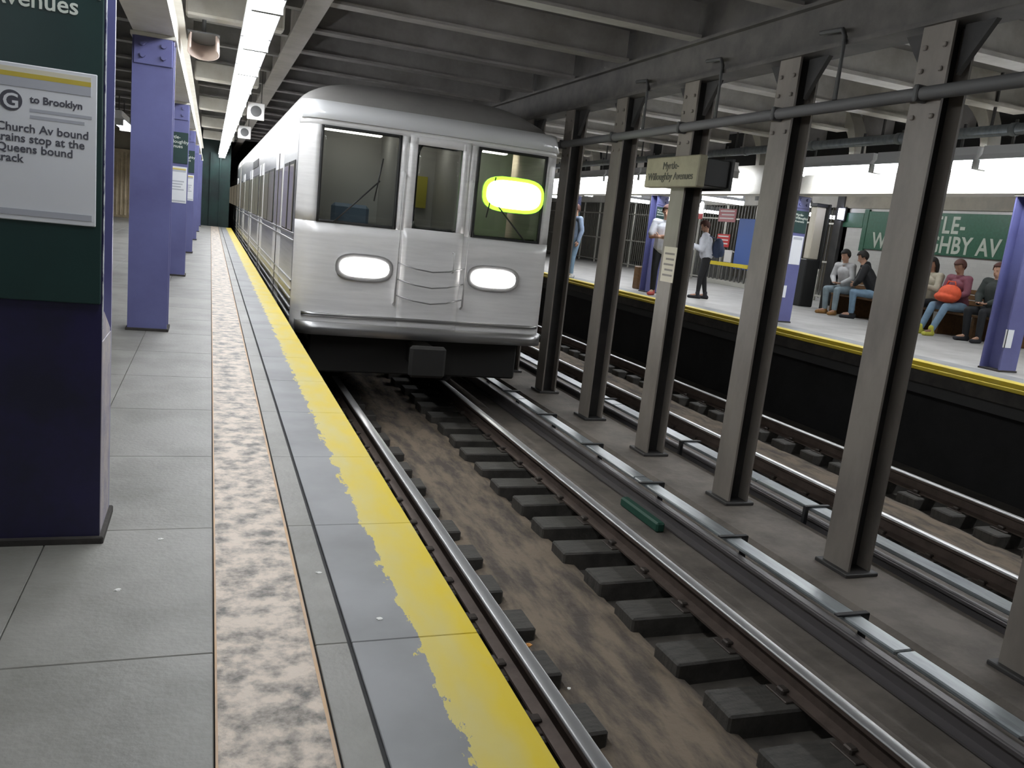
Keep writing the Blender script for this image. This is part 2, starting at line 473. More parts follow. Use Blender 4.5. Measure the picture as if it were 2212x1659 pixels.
# tiled walls
wl = struct(MB().box(-3.7, -3.5, Y0, YEND, -0.05, 2.75).build('wall_left', 'wall_tile'))
wr = struct(MB().box(13.5, 13.8, Y0, 15.3, -0.05, 2.32).build('wall_right', 'wall_tile'))
MB().box(13.44, 13.8, Y0, 15.3, 2.32, 3.2).build('wall_frieze', 'wall_dirty', wr)
MB().bbox(13.40, 13.5, Y0, 15.3, -0.02, 0.10, 0.015).build('wall_cove', 'concrete_far', wr)
struct(MB().box(22.0, 22.2, 12, 42, -0.05, 3.2).build('wall_fare_control', 'wall_dirty'))
struct(MB().box(13.5, 22, 15.1, 15.3, -0.05, 3.2).build('wall_corner_return', 'wall_tile'))
struct(MB().box(FEDGE + .2, 22, 39.6, 39.8, -0.05, 3.2).build('wall_end_far', 'wall_dirty'))
struct(MB().box(-3.7, 9, 46, 46.2, -1.7, 3.6).build('wall_end_tunnel', 'wall_dark'))
struct(MB().box(-3.7, -0.55, YEND, YEND + .2, -0.05, 3.2).build('wall_end_near', 'wall_dirty'))
gd = struct(MB().box(-0.55, 0.62, YEND, YEND + 0.15, -0.4, 3.2).build('wall_end_gate', 'tunnel_green'))
for x in (-0.36, -0.05, 0.26):
    MB().bbox(x, x + 0.05, YEND - 0.06, YEND, 0.0, 2.5, 0.006).build('gate_rib', 'tunnel_green', gd)
struct(MB().box(-0.2, 0.62, YEND + .2, 46, -0.4, 3.2).build('wall_tunnel_side', 'wall_dark'))

# ceilings
ZC = 3.42
ce = struct(MB().box(-3.7, 24, Y0, 46, ZC, ZC + 0.2).build('ceiling', 'ceil_slab'))
def ibeam_x(x0, x1, yc, z0, z1, fw, tf, tw, m='ceil_beam', name='beam', parent=None):
    q = MB()
    q.box(x0, x1, yc - fw / 2, yc + fw / 2, z0, z0 + tf)
    q.box(x0, x1, yc - tw / 2, yc + tw / 2, z0 + tf, z1)
    return q.build(name, m, parent)
COLY = [2.965 + 1.503 * k for k in range(-3, 20)]
for y in COLY:
    ibeam_x(0.95, 4.42, y, 3.08, ZC, 0.20, 0.03, 0.05, parent=ce)
    ibeam_x(4.69, 8.95, y, 3.04, ZC, 0.24, 0.04, 0.05, m='far_beam', parent=ce)
    ibeam_x(9.3, 13.5, y, 3.0, ZC, 0.18, 0.03, 0.05, parent=ce)
    ibeam_x(-3.5, -0.56, y, 2.85, ZC, 0.18, 0.03, 0.05, m='plat_beam', parent=ce)
    ibeam_x(-0.28, 0.80, y, 2.98, ZC, 0.12, 0.03, 0.05, m='plat_beam', parent=ce)
NCOL = [2.62, 6.80, 11.45, 16.05, 20.65, 25.25, 29.6]
for y in NCOL[1:]:
    MB().bbox(-0.28, 0.62, y + 2.0, y + 2.22, 2.72, 2.98, 0.02).build('cross_girder', 'cream_girder', ce)
FCOL = [7.10, 11.35, 15.90, 20.45, 25.0, 29.6]
# girder along the near platform edge and over the middle columns
MB().box(0.82, 0.95, Y0, 46, 2.98, ZC).box(0.78, 1.0, Y0, 46, 2.95, 2.985).build('edge_girder', 'ceil_beam', ce)
MB().box(4.48, 4.63, Y0, 46, 2.72, ZC).box(4.42, 4.69, Y0, 46, 2.69, 2.725).box(4.42, 4.69, Y0, 46, 3.05, 3.08).build('middle_girder', 'girder_dark', ce)
# cream girders on the platform columns
MB().box(-0.50, -0.34, Y0, YEND, 2.20, 2.86).box(-0.56, -0.28, Y0, YEND, 2.17, 2.20).box(-0.56, -0.28, Y0, YEND, 2.60, 2.63).build('platform_girder', 'cream_girder', ce)
MB().box(9.02, 9.30, Y0, 40, 2.15, 2.62).box(8.98, 9.34, Y0, 40, 2.12, 2.16).build('platform_girder', 'cream_girder', ce)
# curved haunch brackets standing on the far girder
for k in range(14):
    y = 3.4 + 2.3 * k
    hp = [(y - .05, 2.62), (y + .05, 2.62)]
    for j in range(7):
        a = j / 6; hp.append((y + .05 + .55 * a ** 2.2, 2.62 + .80 * a))
    for j in range(6, -1, -1):
        a = j / 6; hp.append((y - .05 + .34 * a ** 2.6, 2.62 + .80 * a))
    MB().prism(hp[1:], 'x', 9.04, 9.26).build('haunch_bracket', 'cream_girder', ce)
MB().box(9.9, 10.0, Y0, 40, 2.55, ZC).build('shade_panel', 'wall_dark', ce)  # dark panel added to stand in for the unlit ceiling space above the girder
# lintel over the fare-control fence
MB().bbox(15.8, 16.1, 15.3, 40, 2.56, 2.92, 0.01).box(15.9, 16.0, 15.3, 40, 2.92, ZC).build('fence_lintel', 'cream_girder', ce)

# ================================================================== TRACKS
RAILP = [(0, 0), (-.030, -.001), (-.038, -.005), (-.0415, -.012), (-.042, -.035), (-.010, -.050), (-.010, -.125), (-.07, -.140), (-.07, -.155), (.07, -.155), (.07, -.140), (.010, -.125), (.010, -.050), (.042, -.035), (.0415, -.012), (.038, -.005), (.030, -.001)]
def rail(xc, z, parent):
    q = MB()
    prof = [(xc + u, z + w) for u, w in RAILP]
    q.prism(prof, 'y', Y0, 46)
    o = q.build('running_rail', ['rail_web', 'rail_head'], parent)
    for p in o.data.polygons:
        if p.center.z > z - 0.018: p.material_index = 1; p.use_smooth = True
    # small crown so that the head catches light
    return o
def track(x1, x2, label, inner, seed):
    t = thing('railway_track', label, 'track', ((x1 + x2) / 2, 4, -1.40))
    rail(x1, -1.10, t); rail(x2, -1.10, t)
    r = random.Random(seed)
    me = [MB().bbox(0, inner[0][1] - inner[0][0], -.13, .13, -.15, 0, .012).mesh('tie_block', 'tie'),
          MB().bbox(0, inner[1][1] - inner[1][0], -.13, .13, -.15, 0, .012).mesh('tie_block', 'tie')]
    pl = MB().bbox(-.12, .12, -.09, .09, 0, .018, .004).bbox(-.10, -.05, -.03, .03, .01, .05, .008).bbox(.05, .10, -.03, .03, .01, .05, .008).mesh('tie_plate', 'tie_steel')
    pinv = parent_inv(t)
    for k in range(48):
        y = -1.0 + 0.517 * k + 0.1
        for s, (a, b) in enumerate(inner):
            o = bpy.data.objects.new('tie_block', me[s]); C.objects.link(o); o.parent = t; o.matrix_parent_inverse = pinv
            o.matrix_basis = Matrix.Translation((a + r.uniform(-.03, .03), y + r.uniform(-.02, .02), -1.262 + r.uniform(-.006, .004))) @ Matrix.Rotation(r.uniform(-.03, .03), 4, 'Z')
            if k < 26:
                p = bpy.data.objects.new('tie_plate', pl); C.objects.link(p); p.parent = t; p.matrix_parent_inverse = pinv
                p.matrix_basis = Matrix.Translation(((x1, x2)[s], y, -1.270))
    return t
track(1.635, 3.10, 'steel-railed track beside the yellow platform edge, under the train', ((1.30, 1.91), (2.60, 3.34)), 1)
track(5.83, 7.31, 'darker railway track in front of the far platform', ((5.56, 6.18), (7.05, 7.75)), 2)

def third_rail(xc, ztop, label, posts, post_side, bw):
    t = thing('third_rail', label, 'third rail', (xc, 4, -1.23))
    q = MB(); q.prism([(xc + u * .9, ztop - .10 + w * .9) for u, w in RAILP], 'y', Y0, 46); q.build('contact_rail', 'third_steel', t)
    for k in range(9):
        y = Y0 + k * 3.05
        MB().bbox(xc - bw, xc + bw, y + .006, y + 3.044, ztop - .03, ztop, .008).build('cover_board', 'cover_board', t)
    for y in posts:
        x = xc + post_side * .115
        w = .018
        MB().bbox(x - .02, x + .02, y - w, y + w, -1.24, ztop + .012, .004).bbox(xc - .115, xc + .13, y - w, y + w, ztop + .001, ztop + .014, .003).bbox(x - .06, x + .06, y - .06, y + .06, -1.24, -1.21, .004).build('bracket', 'bracket', t)
    return t
third_rail(3.70, -0.985, 'third rail with pale cover board between the near track and the middle columns', [2.3 + 1.22 * k for k in range(12)], 1, .065)
t3 = third_rail(5.05, -1.02, 'third rail with pale cover board just behind the middle columns', [3.35 + 2.05 * k for k in range(9)], -1, .085)
o = tag(MB().bbox(3.50, 3.58, 5.45, 6.1, -1.235, -1.15, .015).build('cable_trough', 'green_paint'), 'dark green box lying beside the near third rail', 'box')

# ================================================================== MIDDLE COLUMNS
def mid_col_mesh():
    p = {}
    p['flange_a'] = MB().box(-.105, -.085, -.13, .13, 0, 3.845).mesh('flange', 'mid_column')
    p['flange_b'] = MB().box(.085, .105, -.13, .13, 0, 3.845).mesh('flange', 'mid_column')
    p['web'] = MB().box(-.085, .085, -.012, .012, 0, 3.845).mesh('web', 'mid_column_dark')  # shadow of the open side put into the web as a darker colour
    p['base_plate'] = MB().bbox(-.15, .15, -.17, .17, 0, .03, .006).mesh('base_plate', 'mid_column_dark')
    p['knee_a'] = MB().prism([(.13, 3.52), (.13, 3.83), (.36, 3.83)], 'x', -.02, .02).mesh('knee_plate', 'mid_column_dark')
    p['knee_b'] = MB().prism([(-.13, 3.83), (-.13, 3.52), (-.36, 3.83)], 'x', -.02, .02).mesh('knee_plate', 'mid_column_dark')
    p['rivet'] = MB().bbox(-.123, -.103, -.016, .016, -.016, .016, .006).mesh('rivet', 'mid_column')
    return p
MP = mid_col_mesh()
vis = [y for y in COLY if y > 2.0]
note = {4: 'carrying the boxed station sign', }
for i, y in enumerate(vis):
    extra = ''
    lab = 'dark riveted steel column between the tracks, %s from the camera' % ORD[i]
    if i == 0: lab = 'dark steel column base cut off by the lower right picture corner'
    if i == 1: lab = 'nearest fully visible dark steel column between the two tracks'
    if i == 3: lab = 'dark steel column between the tracks carrying the boxed tan sign'
    t = thing('steel_column', lab, 'column', (4.555, y, -1.15), 0, 'steel columns between the tracks')
    for nm, key in (('flange', 'flange_a'), ('flange', 'flange_b'), ('web', 'web'), ('base_plate', 'base_plate'), ('knee_plate', 'knee_a'), ('knee_plate', 'knee_b')):
        link(nm, MP[key], t, Matrix.Identity(4))
    if i < 7:
        for zz in (3.25, 3.4, 3.55, 3.7):
            for yy in (-.08, .08):
                link('rivet', MP['rivet'], t, Matrix.Translation((0, yy, zz)))

# boxed sign on the fourth column
sg = thing('station_sign', 'tan boxed station sign wrapped round a middle column', 'sign', (4.5, 7.42, 1.65))
MB().bbox(4.32, 4.415, 6.93, 7.95, 1.65, 1.95, .01).build('sign_board', 'gold_sign', sg)
MB().bbox(4.415, 4.69, 6.95, 7.93, 1.67, 1.93, .01).box(4.69, 4.72, 6.93, 7.95, 1.65, 1.95).build('sign_case', 'bin_black', sg)
put_text('sign_lettering', 'Myrtle-\nWilloughby Avenues', 0.105, 'gold_text', (4.317, 7.44, 1.825), FACE_MX, sg, align='CENTER', extrude=.002)

nt_ = thing('paper_notice', 'faded paper notice on a middle column below the tan sign', 'notice', (4.445, 7.42, .73))
MB().box(4.441, 4.447, 7.30, 7.55, .70, 1.06).build('paper_sheet', 'beige', nt_)
for k in range(5):
    MB().box(4.4395, 4.4412, 7.33, 7.52 - .03 * (k % 2), .98 - .055 * k, 1.0 - .055 * k).build('text_line', 'mid_column', nt_)

# conduit strapped along the middle columns
cd = thing('conduit_pipe', 'grey conduit running along the middle columns below the ceiling', 'pipe', (4.36, 4, 2.25))
MB().tube([(4.40, Y0, 2.24), (4.40, 30, 2.24)], .045, 10).build('pipe', 'conduit_mid', cd)
for y in vis:
    MB().bbox(4.345, 4.45, y - .02, y + .02, 2.185, 2.295, .008).build('strap', 'conduit_dark', cd)
for k, (y, z) in enumerate(((5.3, 2.80), (6.9, 2.82), (8.3, 2.80))):
    q = MB(); q.tube([(4.40, y, 2.287), (4.40, y, z - .06), (4.40, y + .04, z), (4.41, y + .3, z + .02)], .018, 8)
    tag(q.build('conduit_drop', 'conduit_dark'), 'thin dark cable drop joining the middle conduit, %s from the camera' % ORD[k], 'cable', 'cable drops on the middle girder')

# ================================================================== NEAR PLATFORM COLUMNS
def blue_col(y, label, navy=False, h=2.17, x0=-.563, x1=-.283, d=.26, bolts=True, group=None, gx=0.0):
    xc = (x0 + x1) / 2
    t = thing('platform_column', label, 'column', (xc, y + d / 2, 0), 0, group)
    m = 'navy_paint' if navy else 'blue_paint'
    MB().box(x0, x1, y, y + .02, 0, h).build('flange', m, t)
    MB().box(x0, x1, y + d - .02, y + d, 0, h).build('flange', 'blue_paint', t)
    MB().box(xc - .012, xc + .012, y + .02, y + d - .02, 0, h).build('web', m, t)
    MB().bbox(x0 - .015, x1 + .015, y - .015, y + d + .015, h - .03, h, .004).build('cap_plate', 'cream_girder', t)
    if bolts:
        MB().bbox(x0 + .01, x1 - .01, y - .014, y, h - .22, h - .03, .004).build('splice_plate', m, t)
        for bx in (-.07, .07):
            for bz in (-.08, -.16):
                MB().tube([(xc + bx, y - .034, h + bz), (xc + bx, y - .012, h + bz)], .019, 8).build('bolt', m, t)
    MB().bbox(x0 - .012, x1 + .012, y - .012, y + d + .012, -.005, .022, .004).build('base_collar', 'grime', t)
    return t

labs = ['nearest platform column, dark navy and green with a notice, left picture edge',
        'plain violet-blue platform column standing second from the camera',
        'violet-blue platform column third from the camera with sign and notice',
        'violet-blue platform column fourth from the camera with a white notice',
        'violet-blue platform column fifth from the camera, mostly hidden',
        'violet-blue platform column sixth from the camera, mostly hidden',
        'farthest violet-blue column near the end of the near platform']
nc = []
for i, y in enumerate(NCOL):
    nc.append(blue_col(y, labs[i], navy=(i == 0), group='columns on the near platform'))
# worn arris and concrete fill in the hollow of the nearest column
MB().box(-.2835, -.2815, 2.6195, 2.641, .66, 2.17).build('worn_arris', 'worn_edge', nc[0])
MB().box(-.407, -.283, 2.641, 2.859, 0, .62).prism([(2.641, .62), (2.859, .62), (2.859, .63), (2.70, .70), (2.641, .72)], 'x', -.407, -.285).build('concrete_fill', 'infill', nc[0])
# dark green station name plate on the nearest column
ns = thing('name_plate', 'dark green station name plate on the nearest column above the notice', 'sign', (-.423, 2.61, .74))
MB().bbox(-.560, -.286, 2.606, 2.619, .735, 2.05, .003).build('plate', 'dark_green', ns)
put_text('lettering', 'Myrtle-\nWilloughby\nAvenues', .061, 'sign_text', (-.557, 2.6045, 1.635), FACE_MY, ns, extrude=.0012, bold=.0008, line=1.02)

def notice(y, x0, x1, z0, z1, label, full=False):
    t = thing('service_notice', label, 'notice', ((x0 + x1) / 2, y, z0), 0, 'service notices on platform columns')
    W, H = x1 - x0, z1 - z0
    sh = MB().bbox(x0, x1, y - .004, y, z0, z1, .002).build('paper_sheet', 'paper', t)
    MB().box(x0 + .012 * W, x1 - .06 * W, y - .0052, y - .0035, z1 - .055 * H, z1 - .025 * H).build('cream_stripe', 'paper_cream', sh)
    MB().box(x0 + .012 * W, x1 - .06 * W, y - .0056, y - .0035, z1 - .085 * H, z1 - .055 * H).build('yellow_stripe', 'paper_yellow', sh)
    MB().box(x0 + .012 * W, x1 - .06 * W, y - .0054, y - .0035, z1 - .145 * H, z1 - .085 * H).build('grey_stripe', 'paper_faint', sh)
    MB().box(x0 + .02 * W, x1 - .04 * W, y - .0054, y - .0035, z0 + .035 * H, z0 + .075 * H).build('footer_stripe', 'paper_faint', sh)
    if full:
        cx, cz, r = x0 + .185 * W, z1 - .235 * H, .105 * W
        MB().tube([(cx, y - .0058, cz), (cx, y - .0035, cz)], r, 32).build('route_bullet', 'paper_print', t)
        put_text('bullet_letter', 'G', r * 2.0, 'paper', (cx, y - .006, cz - r * .72), FACE_MY, t, align='CENTER', extrude=.0005, bold=.001)
        put_text('title_text', 'to Brooklyn', .026, 'paper_print', (x0 + .36 * W, y - .0048, z1 - .235 * H), FACE_MY, t, extrude=.0004, bold=.0006)
        for k, f in enumerate((.05, .12)):
            MB().box(x0 + .36 * W, x1 - f * W, y - .0048, y - .0035, z1 - (.292 + .042 * k) * H, z1 - (.272 + .042 * k) * H).build('text_line', 'paper_faint', t)
        put_text('body_text', 'Church Av bound\ntrains stop at the\nQueens bound\ntrack', .0305, 'paper_print', (x0 + .045 * W, y - .0048, z1 - .425 * H), FACE_MY, t, extrude=.0004, bold=.0004, line=.88)
    else:
        for k in range(4):
            MB().box(x0 + .08 * W, x1 - (.15 + .08 * (k % 3)) * W, y - .0052, y - .0035, z1 - (.42 + .075 * k) * H, z1 - (.385 + .075 * k) * H).build('text_line', 'paper_faint', t)
    return t
notice(2.604, -.552, -.300, .955, 1.365, 'white service notice with round route bullet on the nearest column', True)
notice(11.45, -.50, -.29, .93, 1.38, 'white notice on the third column of the near platform')
notice(16.05, -.50, -.29, .93, 1.38, 'white notice on the fourth column of the near platform')
for y, nm in ((11.45, 'third'), (16.05, 'fourth')):
    t = thing('name_plate', 'small dark green name plate on the %s near-platform column' % nm, 'sign', (-.42, y, 1.45), 0, 'name plates on platform columns')
    MB().bbox(-.555, -.287, y - .012, y, 1.42, 1.80, .004).build('plate', 'dark_green', t)
    put_text('lettering', 'Myrtle-\nWilloughby\nAvenues', .058, 'sign_text', (-.548, y - .0135, 1.72), FACE_MY, t, extrude=.001, line=.95)

# ================================================================== LIGHT FIXTURES
def fixture_meshes():
    L = 1.60
    hs = MB().box(-.075, .075, .0, L, .17, .27).prism([(-.13, .11), (-.075, .175), (.075, .175), (.13, .11), (.125, .105), (-.125, .105)], 'y', 0, L)
    q = MB(); n = 8
    prof = [(-.095, .105)] + [(.095 * math.cos(math.pi + math.pi * k / n), .105 + .10 * math.sin(math.pi + math.pi * k / n)) for k in range(1, n)] + [(.095, .105)]
    q.prism(prof, 'y', .012, L - .012)
    ca = MB().box(-.105, .105, -.008, .008, -.002, .12)
    hk = MB().box(-.012, .012, -.015, .015, .27, .56)
    return hs.mesh('housing', 'fixture_white'), q.mesh('tube_lens', 'lens'), ca.mesh('end_cap', 'fixture'), hk.mesh('hanger', 'conduit_dark')
FX = fixture_meshes()
def fixture(x, y, z, label, group, rz=0.0):
    t = thing('fluorescent_fixture', label, 'light', (x, y, z), rz, group)
    for nm, me, yy in (('housing', FX[0], 0), ('tube_lens', FX[1], 0), ('end_cap', FX[2], .004), ('end_cap', FX[2], 1.596), ('hanger', FX[3], .31), ('hanger', FX[3], 1.29)):
        link(nm, me, t, Matrix.Translation((0, yy, 0)))
    return t
for i in range(20):
    y = 1.45 + 1.64 * i
    if y + 1.6 > YEND: break
    fixture(.325, y, 2.36, 'glowing fluorescent fixture above the near platform edge, %s of the row from the camera' % ORD[i], 'fluorescent fixtures over the near platform')
k = 0
for i in range(22):
    y = .95 + 1.68 * i
    if y > 36: break
    if i == 6: continue
    fixture(8.66, y, 2.36, 'glowing fluorescent fixture above the far platform edge, %s of the row from the right' % ORD[k], 'fluorescent fixtures over the far platform')
    k += 1
fixture(-1.66, 17.3, 2.15, 'single glowing fixture seen between the first two near columns', 'fluorescent fixtures over the near platform')
fixture(-1.66, -2.3, 2.15, 'fixture over the back of the near platform behind the camera', 'fluorescent fixtures over the near platform')
fixture(-1.66, 24.0, 2.15, 'fixture over the back of the near platform close to its far end', 'fluorescent fixtures over the near platform')
for kk in range(5):
    fixture(11.6, 3.0 + 2.7 * kk, 2.55, 'fixture above the benches behind the far girder, %s from the right' % ORD[kk], 'fixtures above the far benches')
# fare control hall
for kk, (x, y) in enumerate(((12.3, 17.6), (14.4, 17.6), (14.2, 20.2), (12.2, 22.6), (14.4, 22.6), (12.2, 26.0), (14.4, 26.0), (13.4, 30.5), (18.4, 21.0), (18.4, 27.0))):
    fixture(x, y, 2.40, 'bright fixture in the fare-control hall beyond the far columns, %s in order from the camera' % ORD[kk], 'fixtures in the fare-control hall', math.pi / 2)

# conduits over the far edge
cf = thing('conduit_run', 'blue-grey conduit above the far platform lights', 'pipe', (8.6, 8, 2.7))
MB().tube([(8.46, Y0, 2.77), (8.46, 36, 2.77)], .065, 10).build('pipe', 'conduit', cf)
for i in range(22):
    y = .4 + 1.68 * i
    MB().tube([(8.46, y - .04, 2.77), (8.46, y + .04, 2.77)], .075, 10).build('coupling', 'conduit', cf)
    MB().box(8.45, 8.47, y + .3, y + .33, 2.8, 3.42).build('hanger', 'conduit_dark', cf)

# arched haunch plates behind the far row
# ================================================================== FAR PLATFORM COLUMNS
flabs = ['violet-blue far-platform column at the right picture edge with low white paper',
         'violet-blue far-platform column with sign and notice beside the black kiosk',
         'violet-blue far-platform column behind the person in white T-shirt',
         'violet-blue far-platform column behind the person in blue jeans',
         'violet-blue far-platform column half hidden behind the train',
         'farthest violet-blue column of the far platform']
fcs = []
for i, y in enumerate(FCOL):
    fcs.append(blue_col(y, flabs[i], h=2.12, x0=9.02, x1=9.30, d=.28, group='columns on the far platform'))
for y, lab in ((11.35, 'white notice on the far column beside the black kiosk'), (20.45, 'white notice on the far column near the person in jeans')):
    t = thing('service_notice', lab, 'notice', (9.16, y, 1.0), 0, 'service notices on platform columns')
    MB().bbox(9.06, 9.285, y - .006, y, .98, 1.45, .002).build('paper_sheet', 'paper', t)
    MB().box(9.08, 9.26, y - .0075, y - .005, 1.39, 1.43).build('grey_stripe', 'paper_faint', t)
for y, nm in ((11.35, 'far column beside the black kiosk'), (15.90, 'far column behind the white T-shirt'), (20.45, 'far column behind the blue jeans')):
    t = thing('name_plate', 'small dark green name plate on the %s' % nm, 'sign', (9.16, y, 1.55), 0, 'name plates on platform columns')
    MB().bbox(9.03, 9.295, y - .012, y, 1.50, 1.86, .004).build('plate', 'dark_green', t)
    put_text('lettering', 'Myrtle-\nWilloughby\nAvenues', .055, 'sign_text', (9.042, y - .0135, 1.775), FACE_MY, t, extrude=.001, line=.95)
tag(MB().box(9.012, 9.12, 7.092, 7.099, .30, .52).box(9.012, 9.019, 7.092, 7.12, .30, .52).build('torn_paper', 'paper'), 'torn white paper low on the right-edge far column', 'paper')
tag(MB().box(9.03, 9.11, 11.342, 11.349, .42, .62).build('paper_sticker', 'paper'), 'small white sticker low on the far column beside the kiosk', 'sticker')

# ================================================================== FAR WALL: name tablet, band, kiosk, benches
tb_ = thing('mosaic_tablet', 'green mosaic station name tablet with pale letters above the seated people', 'sign', (13.48, 12.6, 1.45))
MB().bbox(13.45, 13.5, 10.9, 14.45, 1.45, 2.26, .006).build('tablet', 'mosaic_green', tb_)
put_text('lettering', 'MYRTLE-', .38, 'mosaic_pale', (13.446, 12.72, 1.88), FACE_MX, tb_, tall=1.2, align='CENTER', extrude=.003, bold=.008, spacing=1.1)
put_text('lettering', 'WILLOUGHBY AV', .38, 'mosaic_pale', (13.446, 12.66, 1.50), FACE_MX, tb_, tall=1.2, align='CENTER', extrude=.003, bold=.008, spacing=1.04)
bd = MB().bbox(13.47, 13.5, 14.62, 15.28, 1.90, 2.22, .004).bbox(13.44, 13.5, 14.45, 14.58, 1.40, 2.30, .004).build('mosaic_band', 'mosaic_green')
tag(bd, 'short green mosaic band left of the name tablet at the wall corner', 'mosaic')
struct(MB().bbox(13.40, 13.62, 15.22, 15.45, -.02, 3.2, .01).build('trim_1', 'mid_column_dark'))

kq = thing('advert_kiosk', 'black kiosk with a tall beige panel at the wall corner', 'kiosk', (13.2, 15.8, 0))
MB().bbox(12.98, 13.36, 15.62, 15.96, 0, 1.10, .02).build('cabinet', 'bin_black', kq)
MB().bbox(13.06, 13.34, 15.68, 15.88, 1.10, 2.30, .02).build('panel', 'beige', kq)
MB().bbox(13.03, 13.37, 15.65, 15.91, 2.30, 2.38, .01).build('cap', 'bin_black', kq)
MB().bbox(13.345, 13.39, 15.58, 15.98, 0.9, 2.38, .01).build('back_board', 'bin_black', kq)
bl = thing('wall_lamp', 'small bluish lamp glowing on the wall corner beside the kiosk', 'lamp', (13.37, 15.4, 2.1))
MB().bbox(13.34, 13.41, 15.16, 15.30, 2.06, 2.30, .01).build('lens', 'lamp_blue', bl)
MB().bbox(13.40, 13.46, 15.13, 15.33, 2.02, 2.34, .01).build('housing', 'bin_black', bl)

def bench(y0, y1, label, x0=12.62, x1=13.30):
    t = thing('platform_bench', label, 'bench', ((x0 + x1) / 2, (y0 + y1) / 2, 0), 0, 'wooden platform benches')
    n = 5; w = (x1 - x0 - .10) / n
    for k in range(n):
        MB().bbox(x0 + k * w, x0 + (k + .9) * w, y0, y1, .40, .445, .008).build('seat_slat', 'wood', t)
    for k in range(4):
        MB().bbox(x1 - .10 + k * .012, x1 - .07 + k * .012, y0, y1, .48 + k * .10, .565 + k * .10, .008).build('back_slat', 'wood', t)
    m = max(2, int((y1 - y0) / .62) + 1)
    for k in range(m):
        yy = y0 + .03 + (y1 - y0 - .06) * k / (m - 1)
        MB().bbox(x0 + .02, x1 - .02, yy - .03, yy + .03, 0, .40, .01).build('support', 'wood', t)
        if k in (0, m - 1): MB().bbox(x0 + .05, x1 - .08, yy - .025, yy + .025, .445, .62, .012).build('armrest', 'wood', t)
    return t
bench(9.9, 12.15, 'wooden bench under the three people below the name tablet')
bench(12.35, 14.25, 'wooden bench under the person in black beside the kiosk')

# ================================================================== FARE CONTROL FENCE
fn = thing('iron_fence', 'tall iron bar fence of the fare-control area behind the far platform', 'fence', (16, 24, 0))
bar = MB().bbox(-.012, .012, -.012, .012, .08, 2.56, .003).mesh('bar', 'fence_steel')
barp = MB().bbox(-.03, .03, -.03, .03, .0, 2.56, .006).mesh('post', 'fence_pale')
pinv = parent_inv(fn)
for k in range(150):
    y = 15.5 + k * .16
    me = barp if k % 10 == 0 else bar
    o = bpy.data.objects.new('post' if k % 10 == 0 else 'bar', me); C.objects.link(o); o.parent = fn; o.matrix_parent_inverse = pinv
    o.matrix_basis = Matrix.Translation((16.0, y, 0))
for z in (.10, 1.05, 2.1):
    MB().bbox(15.98, 16.02, 15.4, 39.5, z, z + .05, .006).build('cross_rail', 'fence_pale', fn)
def board(name, label, cat, x, y0, y1, z0, z1, m, lines=None, lm='sign_white'):
    t = thing(name, label, cat, (x, (y0 + y1) / 2, z0))
    MB().bbox(x - .03, x, y0, y1, z0, z1, .006).build('panel', m, t)
    if lines:
        n = lines
        for k in range(n):
            z = z1 - (k + .8) * (z1 - z0) / (n + .6)
            MB().box(x - .034, x - .029, y0 + .08 * (y1 - y0), y1 - (.08 + .1 * (k % 2)) * (y1 - y0), z, z + .35 * (z1 - z0) / (n + .6)).build('text_line', lm, t)
    return t
board('hanging_sign', 'faded pink-red sign under the fence lintel', 'sign', 15.979, 22.95, 23.9, 2.02, 2.44, 'pink_sign', 3)
board('warning_sign', 'bright red sign on the fence behind the person in white', 'sign', 15.979, 23.1, 23.8, 1.20, 1.62, 'red_sign', 3)
board('paper_notice', 'white sheet on the fence under the bright red sign', 'notice', 15.979, 22.85, 23.25, .72, 1.12, 'sign_white')
bb = board('advert_board', 'blue advertising board with pale vertical stripes on the fence', 'board', 15.979, 21.4, 22.7, .55, 2.15, 'board_blue')
for k in range(4):
    MB().box(15.950, 15.957, 21.55 + .16 * k, 21.62 + .16 * k, .62, 2.0).build('stripe', 'board_stripe', bb)
yb = thing('yellow_barrier', 'low yellow and grey barrier rail in front of the fence', 'barrier', (15.6, 23, 0))
for k in range(10):
    MB().bbox(15.6, 15.64, 21.5 + .24 * k, 21.56 + .24 * k, .0, .72, .006).build('upright', 'fence_steel', yb)
MB().bbox(15.59, 15.65, 21.4, 23.8, .60, .72, .01).build('top_rail', 'yellow', yb)
MB().bbox(15.58, 15.66, 21.4, 23.8, .0, .14, .01).build('kerb', 'fence_pale', yb)
t = board('lit_sign', 'glowing white sign with red lower band far down the far platform', 'sign', 12.6, 19.6, 20.9, 1.92, 2.30, 'sign_white')
MB().box(12.565, 12.572, 19.62, 20.88, 2.02, 2.28).build('glow_face', 'lens', t)
MB().box(12.56, 12.57, 19.6, 20.9, 1.86, 2.0).build('red_band', 'red_sign', t)
MB().bbox(12.575, 12.6, 19.8, 19.84, 2.3, 3.42, .003).bbox(12.575, 12.6, 20.66, 20.7, 2.3, 3.42, .003).build('hanger', 'conduit_dark', t)
# turnstile cabinets behind the fence
for k in range(3):
    y = 25.6 + 1.1 * k
    t = thing('turnstile', 'grey metal turnstile cabinet behind the fence, %s from the near end' % ORD[k], 'turnstile', (17.2, y, 0), 0, 'turnstiles')
    MB().bbox(16.7, 17.8, y - .14, y + .14, 0, 1.02, .03).build('cabinet', 'steel_rib', t)
    q = MB()
    for a in (0, 2.1, 4.2):
        q.tube([(17.3, y + .14, .85), (17.3 + .1 * math.cos(a), y + .62, .85 + .28 * math.sin(a))], .02, 8)
    q.build('arm', 'steel', t)
tag(MB().bbox(9.25, 9.48, 16.7, 16.95, 0, .52, .02).build('standing_box', 'wood'), 'reddish-brown box on the floor behind the person in white T-shirt', 'box')

